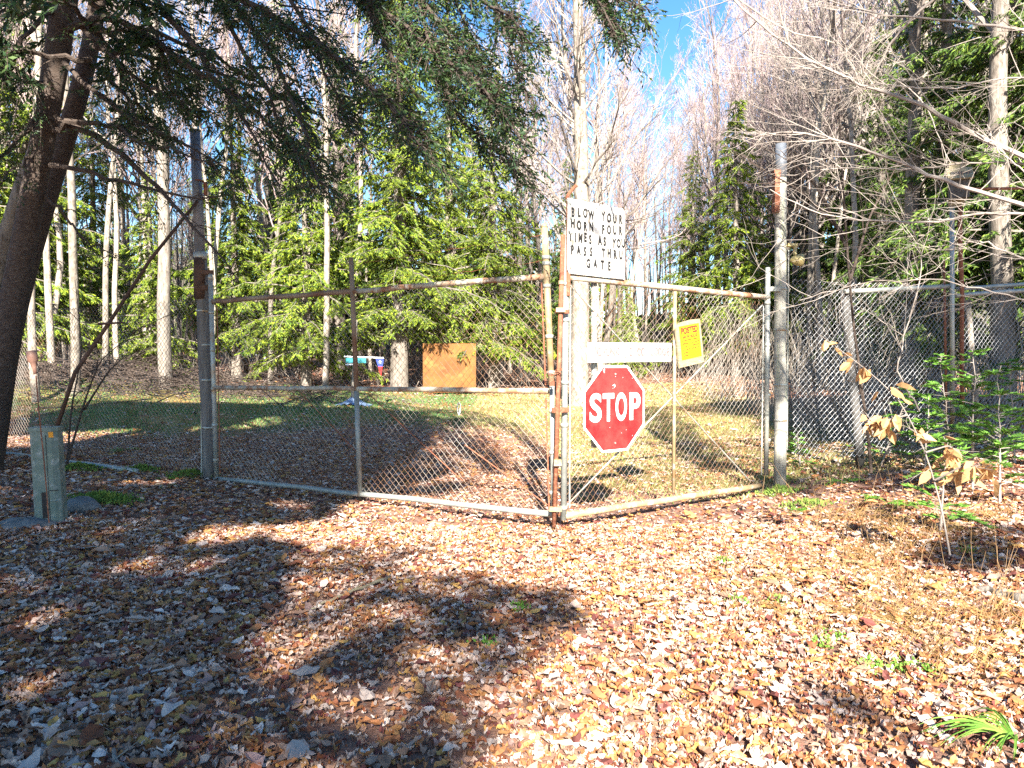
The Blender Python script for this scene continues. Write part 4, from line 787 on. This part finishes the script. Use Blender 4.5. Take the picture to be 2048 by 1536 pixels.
# sapling beside it
def sapling(name, stems_px, y, r, m, label, cat='sapling', n2=8, seed=1, twl=.35, group=None):
    g = np.random.default_rng(seed); b0 = at(*stems_px[0][0], y); e = empty(name, b0, label, cat, group); mb = MB(); tw = MB(); pts = []
    for L in stems_px:
        P = np.array(px_line(L, y, y-g.uniform(-.3, .3))); n = 16; c = np.linspace(0, 1, len(P)); t = np.linspace(0, 1, n)
        Q = np.stack([np.interp(t, c, P[:, i]) for i in range(3)], -1); Q[1:-1] = (Q[:-2]+2*Q[1:-1]+Q[2:])/4; mb.tubes(Q[None], (r*(1-.8*t))[None], 8); pts.append(Q)
        for _ in range(n2):
            i = g.integers(3, n-1); d = (Q[-1]-Q[0]); d /= np.linalg.norm(d); d = d*.6+g.normal(0, .5, 3); tt = np.linspace(0, 1, 6)[:, None]; ln = twl*g.uniform(.5, 1.3)
            T = Q[i]+d*tt*ln+g.normal(0, .015, (6, 3))*tt+Z*.1*tt**2*ln; tw.tubes(T[None], (r*.35*(1-.7*tt[:, 0]))[None], 5)
            for _ in range(2): j = g.integers(1, 5); T2 = T[j]+(d*.7+g.normal(0, .5, 3))*tt*ln*.5; tw.tubes(T2[None], (r*.2*(1-.6*tt[:, 0]))[None], 4)
    mb.obj('stem', M[m], e, True); tw.obj('crown', M[m], e); return e, pts
sapling('bare_sapling', [[(133, 950), (142, 820), (165, 700), (150, 560)], [(133, 930), (170, 800), (200, 720), (300, 640)], [(168, 820), (215, 745), (262, 700)]], 8.9, .014, 'dark_bark', 'dark forked bare sapling between the green pedestal and the left pole', seed=3)

# ------------------------------------------------------------------ pedestal, marker, rocks
gp = ground(92, 1052); yb = gp[1]; pd = empty('utility_pedestal', gp, 'green utility pedestal with a black grille standing in leaves at the left', 'pedestal')
wd = 50*yb/F; hd = 208*yb/F; bx = np.array([.97, .24, 0]); by = np.array([-.24, .97, 0]); c0 = gp+Z*(hd/2-.04)+by*.08; tlt = np.array([-.045, 0, 1]); tlt /= np.linalg.norm(tlt)
mb = MB(); h2 = hd/2; out = [(-.5, -.35), (-.38, -.5), (.30, -.5), (.5, -.30), (.5, .5), (-.5, .5)]
def prism(mb, out, sx, sy, z0, z1, org, ax, ay, up):
    k = len(out); a = np.array([org+ax*p[0]*sx+ay*p[1]*sy+up*z0 for p in out]); b = np.array([org+ax*p[0]*sx+ay*p[1]*sy+up*z1 for p in out])
    mb.add(np.concatenate([a, b]), [np.arange(k)[::-1][None], (np.arange(k)+k)[None], np.array([[i, (i+1) % k, (i+1) % k+k, i+k] for i in range(k)])])
prism(mb, out, wd, wd*.8, -h2-.05, h2-.03, c0, bx, by, tlt); mb.obj('body', M['ped_green'], pd)
mb = MB(); prism(mb, out, wd*1.06, wd*.88, h2-.03, h2, c0, bx, by, tlt); mb.obj('lid', M['ped_green'], pd)
fr = c0-by*wd*.4*1.0
mb = MB(); mb.box(fr-tlt*h2*.22+bx*wd*.28-by*.001, (wd*.36, .004, .006), bx, by, tlt); mb.box(fr+bx*wd*.10-by*.001, (.004, .004, hd*.86), bx, by, tlt); mb.obj('seam', M['black_plastic'], pd)
mb = MB(); mb.box(fr-tlt*h2*.50-bx*wd*.06-by*.003, (wd*.20, .006, hd*.25), bx, by, tlt); mb.obj('grille', M['black_plastic'], pd)
mb = MB(); mb.box(fr+tlt*h2*.86+bx*wd*.30-by*.002, (.035, .004, .045), bx, by, tlt); mb.obj('label_sticker', M['orange'], pd)
mb = MB(); mb.pipe(fr-tlt*h2*.42+bx*wd*.12-by*.006, fr-tlt*h2*.40+bx*wd*.55-by*.006, .003, 5); mb.obj('latch_wire', M['galv'], pd)
mk = empty('marker_stake', ground(96, 1056), 'thin marker rod topped by an upturned brown bottle in front of the green pedestal', 'marker')
ym = yb-.16; a0, a1 = at(98, 1045, ym), at(72, 752, ym); mb = MB(); mb.pipe(a0, a1, .005, 6, n=5, wob=.003, rng=rng); mb.obj('rod', M['rust'], mk)
b1 = at(71, 748, ym); b2 = at(67, 725, ym); b3 = at(62, 702, ym); mb = MB(); mb.tubes(np.array([[b1, b1*.5+b2*.5, b2, b2*.85+b3*.15, b3*.95+b2*.05, b3]]), np.array([[.013, .016, .026, .040, .040, .034]]), 12, cap=True); mb.obj('bottle', M['bottle'], mk, True)
def rock(cx, cy, a, b, c, seed, label):
    g = np.random.default_rng(seed); nu, nv = 22, 14; u = np.linspace(0, 2*math.pi, nu, endpoint=False); v = np.linspace(-.3*math.pi, .5*math.pi, nv); U, Vv = np.meshgrid(u, v)
    n = 1+.10*np.sin(3*U+seed)*np.cos(2*Vv)+.06*np.sin(7*U+2*Vv)+g.normal(0, .02, U.shape); x = cx+a*np.cos(U)*np.cos(Vv)*n; y = cy+b*np.sin(U)*np.cos(Vv)*n; z_ = float(terrain(cx, cy))+c*np.sin(Vv)*n
    V = np.stack([x, y, z_], -1).reshape(-1, 3); i = np.arange(nv-1)[:, None]*nu; j = np.arange(nu)[None]; Fq = np.stack([i+j, i+(j+1) % nu, i+nu+(j+1) % nu, i+nu+j], -1).reshape(-1, 4)
    mb = MB(); mb.add(V, [Fq, (np.arange(nu)+(nv-1)*nu)[None]]); tag(mb.obj('rock', M['rock'], smooth=True), label, 'rock')
p = ground(50, 1062); rock(p[0]-.08, p[1]+.12, .24, .16, .07, 1, 'flat grey rock at the foot of the green pedestal')
p = ground(150, 1025); rock(p[0], p[1]+.1, .16, .14, .11, 2, 'mossy rounded grey rock just right of the green pedestal')
def moss(px, py, rx, ry, n, rng_, col=((.10, .17, .03), (.16, .22, .04))):
    p = ground(px, py); x = p[0]+rng_.normal(0, rx, n); y = p[1]+rng_.normal(0, ry, n); z_ = terrain(x, y)+.03+.05*np.exp(-((x-p[0])/rx)**2-((y-p[1])/ry)**2)
    c = np.array(col)[rng_.integers(0, 2, n)]*rng_.uniform(.7, 1.2, (n, 1)); return spray(np.stack([x, y, z_], -1), rng_.normal(0, 1, (n, 3))+[0, 0, .8], rng_.uniform(.02, .05, n), .008, c, rng_, .3)
mb = MB()
for a in [(205, 1005, .14, .1, 1600), (285, 945, .1, .07, 400), (385, 955, .14, .08, 500), (160, 942, .12, .1, 500), (1560, 990, .1, .08, 500), (1610, 1018, .12, .06, 400)]: mb.add(*moss(*a, rng))
tag(mb.obj('moss', M['moss'], col=True), 'green moss patches at the foot of the fence', 'moss', kind='stuff')

# ------------------------------------------------------------------ beyond the gate: rusty panel, teal sign post, pennant, shed
yy = 24.0; pz = at(899, 785, yy); pn = empty('plywood_panel', pz, 'square orange brown plywood panel standing at the wood edge behind the left gate leaf', 'panel')
pw_, ph_ = 106*yy/F, 98*yy/F; c = pz+Z*ph_/2
mb = MB(); mb.box(c, (pw_, .04, ph_)); mb.obj('panel', M['plywood'], pn)
mb = MB(); [mb.box(c+np.array([s*pw_*.46, .06, -.15]), (.09, .08, ph_+.3)) for s in (-1, 1)]; mb.obj('leg', M['old_wood'], pn)
ys_ = 19.0; sp = ground(708, 797); sp = at(708, 792, ys_); k_ = ys_/F
e = empty('sign_post', sp, 'white pole with small teal sign and side arm on the lawn behind the gate', 'sign post')
mb = MB(); mb.pipe(at(706, 798, ys_), at(712, 640, ys_), .055, 12, .04); mb.obj('post', M['pale_bark'], e, True)
mb = MB(); mb.pipe(at(688, 713, ys_-.08), at(768, 716, ys_-.08), .018, 8); mb.obj('arm', M['white_paint'], e)
mb = MB(); mb.box(at(712, 721, ys_-.12), (40*k_, .02, 10*k_)); mb.obj('sign_plate', M['teal'], e)
put_text([('WELCOME', 0, 0, .09, .002, .8, 0)], 'lettering', M['black_paint'], e, at(712, 720, ys_-.135), np.array([1., 0, 0]), Z, np.array([0, -1., 0])) if False else None
mb = MB(); mb.box(at(699, 729, ys_-.12), (16*k_, .02, 3*k_)); mb.obj('sign_strip', M['white_paint'], e)
e = empty('pennant', at(760, 717, ys_-.08), 'small triangular blue and red pennant hanging from the side arm of the white pole', 'flag')
A_, B_, C_ = at(751, 717, ys_-.1), at(768, 717, ys_-.1), at(762, 753, ys_-.1); m1, m2 = A_*.55+C_*.45, B_*.55+C_*.45
for nm, pts_, mm in (('upper_cloth', [A_, B_, m2, m1], 'flag_blue'), ('lower_cloth', [m1, m2, C_], 'flag_red')):
    a = np.array(pts_); mb = MB(); kk = len(a); mb.add(np.concatenate([a, a+[0, .01, 0]]), [np.arange(kk)[None], (np.arange(kk)[::-1]+kk)[None], np.array([[i, (i+1) % kk, (i+1) % kk+kk, i+kk] for i in range(kk)])]); mb.obj(nm, M[mm], e)
s5 = []; cc = at(760, 724, ys_-.112)
for i in range(10): r_ = (.045 if i % 2 == 0 else .018); s5.append((r_*math.sin(i*math.pi/5), r_*math.cos(i*math.pi/5)))
panel(s5, .004, cc, np.array([1., 0, 0]), Z, np.array([0, -1., 0])).obj('star', M['white_paint'], e)
mb = MB(); g4 = np.random.default_rng(9); nx_ = 26; U, Vv = np.meshgrid(np.linspace(-1, 1, nx_), np.linspace(-1, 1, 12)); x = sp[0]+U*.42; y = ys_+Vv*.3; z_ = terrain(x, y)+.02+.16*np.exp(-(U*2)**2-(Vv*1.6)**2)+.05*np.abs(np.sin(U*9+Vv*4))*(1-U**2)
i = np.arange(11)[:, None]*nx_+np.arange(nx_-1)[None]; mb.add(np.stack([x, y, z_], -1).reshape(-1, 3), np.stack([i, i+1, i+nx_+1, i+nx_], -1).reshape(-1, 4)); tag(mb.obj('tarp', M['blue_cloth'], smooth=True), 'crumpled pale blue tarp on the grass at the foot of the white pole', 'tarp')
e = empty('shed', at(535, 752, 36), 'small pale shed glimpsed between the trunks behind the left gate leaf', 'shed'); p = at(535, 752, 36)
mb = MB(); mb.box(p+Z*.45, (.55, .8, 1.0)); mb.obj('wall', M['shed'], e); mb = MB(); mb.box(p+Z*.99, (.75, 1.0, .08)); mb.obj('roof', M['pipe_pole'], e)

# ------------------------------------------------------------------ right foreground plants
def hem_sapling(px, py, h, seed, label):
    g = np.random.default_rng(seed); p = ground(px, py); e = empty('hemlock_sapling', p, label, 'sapling'); st = MB(); nd = MB(); t = np.linspace(0, 1, 10)[:, None]
    Q = p+np.array([g.normal(0, .12), g.normal(0, .1), 1])*t*h+g.normal(0, .012, (10, 3))*t; st.tubes(Q[None], (.011*(1-.8*t[:, 0]))[None], 7)
    for i in range(int(30*h)+8):
        q = g.uniform(.12, 1); b = np.array([np.interp(q, t[:, 0], Q[:, k]) for k in range(3)]); az = g.uniform(0, 6.28); ln = .42*(1.15-q)*g.uniform(.5, 1.2)*min(1.3, h); d = np.array([math.cos(az), math.sin(az), g.uniform(.1, .7)])
        tt = np.linspace(0, 1, 6)[:, None]; B = b+d*tt*ln+Z*(-.3*tt**2)*ln; st.tubes(B[None], (.004*(1-.7*tt[:, 0]))[None], 4)
        k = int(ln*230)+14; f = g.uniform(.25, 1, k); pp = np.stack([np.interp(f, tt[:, 0], B[:, j]) for j in range(3)], -1); sd = np.cross(d, Z)*g.choice([-1, 1], k)[:, None]
        dd = d+sd*g.uniform(.6, 1.2, (k, 1))+g.normal(0, .12, (k, 3)); cs = np.array([(.13, .28, .04), (.20, .38, .06), (.09, .20, .04)])[g.integers(0, 3, k)]*g.uniform(.8, 1.2, (k, 1))
        nd.add(*spray(pp, dd, g.uniform(.035, .085, k), .008, cs, g, .7))
    st.obj('stem', M['twig'], e); nd.obj('foliage', M['needle'], e, col=True)
for a in [(1945, 985, 1.35, 1, 'tallest young green hemlock sapling in front of the rusty fence pipe'), (1880, 1070, .75, 2, 'low bright green hemlock sapling beside the tan leaved beech shoot'), (1760, 935, .95, 3, 'young hemlock sapling close to the fence left of the rusty pipe'),
          (2030, 930, 1.1, 4, 'young hemlock sapling at the right edge behind the tallest one'), (1600, 935, .45, 5, 'tiny hemlock seedling at the foot of the right pole'), (2000, 1010, 1.2, 7, 'young hemlock sapling growing under the cross pipe at the right edge'), (1905, 930, 1.25, 8, 'slender hemlock sapling directly in front of the grey fence post'), (1850, 945, .8, 6, 'young hemlock sapling between the fence post and the beech shoot')]: hem_sapling(*a)
# beech shoot with tan leaves
def tan_leaves(mb, pos, g, size=(.07, .12)):
    for p in pos:
        L = g.uniform(*size); w_ = L*.24; d = np.array([g.normal(0, .5), g.normal(0, .5), -g.uniform(.1, 1.1)]); d /= np.linalg.norm(d); s = np.cross(d, g.normal(0, 1, 3)); s /= np.linalg.norm(s); n = np.cross(d, s)
        V = [p, p+d*L*.3+s*w_+n*w_*.5, p+d*L*.3-n*w_*.1, p+d*L*.3-s*w_+n*w_*.5, p+d*L*.65+s*w_*.8+n*w_*.6, p+d*L*.65, p+d*L*.65-s*w_*.8+n*w_*.6, p+d*L+n*w_*.4]
        c = np.array([.52, .31, .14])*g.uniform(.75, 1.2); mb.add(np.array(V), [np.array([[0, 1, 2], [0, 2, 3], [4, 7, 5], [5, 7, 6]]), np.array([[1, 4, 5, 2], [2, 5, 6, 3]])], c)
g5 = np.random.default_rng(12); bs_, ptsb = sapling('beech_sapling', [[(1900, 1110), (1882, 1010), (1850, 900), (1800, 800), (1735, 740), (1640, 670)], [(1850, 905), (1900, 890), (1905, 950)], [(1870, 960), (1930, 930), (1985, 940)], [(1815, 830), (1775, 840), (1745, 845)]], 4.9, .007, 'twig', 'young beech shoot arching left with tan dead leaves at the right', seed=8, n2=4, twl=.14)
mb = MB(); Qs = np.concatenate([q[5:] for q in ptsb]); tan_leaves(mb, Qs[g5.integers(0, len(Qs), 86)]+g5.normal(0, .03, (86, 3)), g5, (.08, .14)); mb.obj('leaves', M['tan_leaf'], bs_, col=True)
# dark sapling and branches from the right
sapling('bare_sapling', [[(1742, 945), (1738, 880), (1705, 640), (1692, 470), (1681, 280), (1673, 150), (1668, -60)], [(1700, 560), (1740, 430), (1800, 320)], [(1695, 500), (1640, 380), (1560, 300)], [(1690, 470), (1600, 380), (1510, 330)]], 7.7, .017, 'dark_bark', 'tall thin dark sapling rising beside the right fence', seed=5, n2=9, twl=.5)
root = empty('bare_tree', (5.6, 5.4, float(terrain(5.6, 5.4))), 'bare tree outside the right edge whose long pale branches reach in over the fence', 'tree')
MB().tubes(np.array([[(5.7, 5.4, 0), (5.65, 5.4, 1.5), (5.5, 5.3, 3.2), (5.6, 5.4, 6), (5.5, 5.4, 9)]]), np.array([[.13, .11, .10, .07, .02]]), 12).obj('trunk', M['bark'], root, True)
br = MB(); g6 = np.random.default_rng(61)
for L, y0, y1, r0, nn in [([(2200, 470), (2048, 413), (1893, 362), (1796, 323), (1679, 280), (1580, 262), (1520, 270)], 5.2, 6.6, .021, 12), ([(2200, 400), (2048, 312), (1920, 253), (1827, 199), (1718, 168), (1600, 113), (1484, 20), (1440, -40)], 5.3, 6.9, .024, 14),
                          ([(2200, 440), (2048, 428), (1960, 425), (1873, 446), (1737, 442), (1640, 430), (1540, 380)], 5.2, 6.4, .012, 10), ([(2200, 360), (2048, 325), (1940, 325), (1830, 340), (1690, 335), (1560, 352)], 5.3, 6.6, .008, 9),
                          ([(2200, 100), (2048, 60), (1900, 40), (1750, 30), (1600, -20)], 5.3, 6.6, .014, 10), ([(2200, 200), (2048, 150), (1900, 180), (1760, 170), (1620, 190)], 5.3, 6.8, .008, 9), ([(2200, 520), (2048, 520), (1960, 480), (1900, 490)], 5.2, 6.0, .009, 7),
                          ([(2200, 640), (2048, 600), (1900, 560), (1740, 560), (1600, 600)], 5.2, 6.4, .006, 8), ([(1930, -60), (1800, 60), (1740, 160), (1700, 190)], 6, 6.6, .013, 9), ([(2200, 560), (2048, 340), (1990, 300), (1975, 250)], 5.2, 5.8, .006, 6),
                          ([(1400, -60), (1560, 60), (1700, 90), (1850, 200), (1900, 330)], 8, 7.4, .010, 10), ([(1840, 820), (1790, 740), (1850, 520), (1800, 400)], 7.6, 7.2, .008, 8)]:
    P = np.array(px_line(L, y0, y1)); n = 24; cc_ = np.linspace(0, 1, len(P)); t = np.linspace(0, 1, n); Q = np.stack([np.interp(t, cc_, P[:, i]) for i in range(3)], -1)
    for _ in range(2): Q[1:-1] = (Q[:-2]+2*Q[1:-1]+Q[2:])/4
    Q += g6.normal(0, .006, Q.shape); br.tubes(Q[None], (.8*r0*(1-.8*t)+.002)[None], 7); ax = Q[-1]-Q[0]; ax /= np.linalg.norm(ax)
    for _ in range(nn*2):
        i = g6.integers(3, n-1); d = ax*.7+g6.normal(0, .45, 3); ln = g6.uniform(.25, 1.0); tt = np.linspace(0, 1, 8)[:, None]; T = Q[i]+d*tt*ln+g6.normal(0, .018, (8, 3))*tt+Z*.2*tt**2*ln
        br.tubes(T[None], (max(.003, r0*.2)*(1-.75*tt[:, 0]))[None], 4)
        for _ in range(4): j = g6.integers(1, 7); d2 = d*.6+g6.normal(0, .4, 3); T2 = T[j]+d2*tt*ln*.45+g6.normal(0, .008, (8, 3))*tt; br.tubes(T2[None], (.002*(1-.6*tt[:, 0]))[None], 3)
br.obj('branches', M['twig'], root)
def fern(px, py, s, seed, cols, label, nf=7, group=None):
    g = np.random.default_rng(seed); p = ground(px, py); e = empty('fern', p, label, 'fern', group); nd = MB(); 
    for i in range(nf):
        az = g.uniform(0, 6.28); ln = s*g.uniform(.6, 1.1); d = np.array([math.cos(az), math.sin(az), 0]); t = np.linspace(0, 1, 22)
        Q = p+d*t[:, None]*ln+Z*(.75*t-.75*t**2)[:, None]*ln+g.normal(0, .003, (22, 3)); sd = np.cross(d, Z); w_ = np.sin(np.clip(t*1.15, 0, 1)*math.pi*.9+.2)*.22*ln
        c = np.array(cols)[g.integers(0, len(cols))]*g.uniform(.8, 1.2)
        for sg in (-1, 1): nd.add(*spray(Q[2:], sd*sg+d*.45+g.normal(0, .08, (20, 3)), np.maximum(w_[2:], .015), .011*s/.4, np.tile(c, (20, 1)), g, .85))
        nd.tubes(Q[None], np.full((1, 22), .0025), 3, col=c[None])
    nd.obj('frond', M['grass'], e, col=True)
GF = [(.10, .24, .03), (.16, .32, .04)]; TF = [(.36, .23, .09), (.28, .16, .06), (.44, .33, .15)]
for i, (px, py, s, lb) in enumerate([(1562, 962, .26, 'bright green fern at the foot of the right pole'), (1690, 968, .28, 'bright green fern in front of the right chain link fence'), (1748, 1000, .22, 'small bright green fern right of the one by the fence'),
                                     (1600, 1022, .16, 'tiny green fern lying low on the leaves right of the gate'), (1815, 1015, .25, 'dark green fern near the foot of the beech shoot'), (330, 960, .2, 'green fern beside the foot of the left pole'), (330, 975, .16, 'blue green fern tuft in the shade in front of the left fence'), (240, 905, .3, 'tall green fern growing behind the left fence')]): fern(px, py, s, 40+i, GF, lb, 7)
for i in range(34):
    px, py = rt.gauss(1740, 130), rt.uniform(990, 1260)+rt.random()*20
    if px < 1560: continue
    fern(px, py, rt.uniform(.12, .24), 80+i, TF, 'withered straw coloured fern on the leafy bank at the right', 5, 'withered ferns on the right bank')
# dry grass tangle and green tuft
mb = MB(); k = 1400; q = np.array([ground(px, py) for px, py in [(1760, 1060), (1740, 1120), (1780, 1180), (1800, 1240), (1700, 1040), (1850, 1090), (1960, 1040), (1990, 1240), (1900, 1330)]]); w9 = rng.integers(0, len(q), k)
x = q[w9, 0]+rng.normal(0, .16, k); y = q[w9, 1]+rng.normal(0, .14, k); P, Rr = stems(k, x, y, rng.uniform(.04, .16, k), 1.1, .0022, rng); mb.tubes(P, Rr, 3, col=np.array([(.34, .22, .09), (.26, .15, .06)])[rng.integers(0, 2, k)])
k = 160; px_ = rng.uniform(1450, 2040, k); q = np.array([ground(a, b) for a, b in zip(px_, rng.uniform(960, 1300, k))]); P, Rr = stems(k, q[:, 0], q[:, 1], rng.uniform(.15, .5, k), .25, .0022, rng); mb.tubes(P, Rr, 3, col=np.array([(.30, .19, .10)]))
tag(mb.obj('dry_grass', M['grass'], col=True), 'tangled dry straw grass on the bank at the right', 'grass', kind='stuff')
p = ground(2035, 1490); mb = MB(); k = 34; a = rng.uniform(1.5, 5.2, k); ln = rng.uniform(.16, .34, k); t = np.linspace(0, 1, 7)[None, :, None]
P = p+np.stack([np.cos(a), np.sin(a)*.6, 0*a], -1)[:, None]*t*ln[:, None, None]+Z*(.9*t-.8*t**2)*ln[:, None, None]; mb.tubes(P, np.broadcast_to(np.array([.003, .0035, .004, .004, .0035, .002, .0008]), (k, 7)), 3, col=np.array([(.12, .26, .04), (.2, .34, .06)])[rng.integers(0, 2, k)])
tag(mb.obj('grass_tuft', M['grass'], col=True), 'tuft of long green grass blades in the lower right corner', 'grass tuft')
mb = MB(); 
for px, py in [(1640, 1300), (1800, 1345), (1850, 1350), (1560, 1210), (1450, 1130), (1040, 1225), (1670, 1285), (1745, 1345), (1480, 1210), (970, 1300), (1935, 1110)]:
    p = ground(px, py); k = 60; pos = p+np.stack([rng.normal(0, .03, k), rng.normal(0, .03, k), rng.uniform(.01, .05, k)], -1); mb.add(*spray(pos, rng.normal(0, 1, (k, 3))+[0, 0, .5], rng.uniform(.012, .03, k), .006, np.tile((.14, .28, .04), (k, 1)), rng, .3))
tag(mb.obj('weeds', M['grass'], col=True), 'small green weed sprouts among the fallen leaves', 'weeds', kind='stuff')
def stick(pts, r, m, label, name='fallen_branch'):
    P = np.array([ground(a, b)+[0, 0, .03] for a, b in pts]); n = 12; c = np.linspace(0, 1, len(P)); t = np.linspace(0, 1, n); Q = np.stack([np.interp(t, c, P[:, i]) for i in range(3)], -1)+rng.normal(0, r*.3, (n, 3))
    mb = MB(); mb.tubes(Q[None], np.linspace(r, r*.5, n)[None], 9, cap=True); mb.tubes(np.array([[Q[5], Q[5]+[.05, .08, .03]]]), np.array([[r*.4, r*.2]]), 5); tag(mb.obj(name, M[m], smooth=True), label, 'branch')
stick([(780, 1163), (700, 1195), (610, 1232)], .012, 'board_wood', 'thin pale fallen stick lying on the shaded leaves in the left foreground')
stick([(2075, 1215), (2000, 1200), (1950, 1188)], .035, 'bark', 'thick fallen branch half buried in leaves at the right edge', 'fallen_log')
stick([(225, 1515), (232, 1540), (270, 1560)], .008, 'bark', 'small dark twig on the leaves at the bottom left')
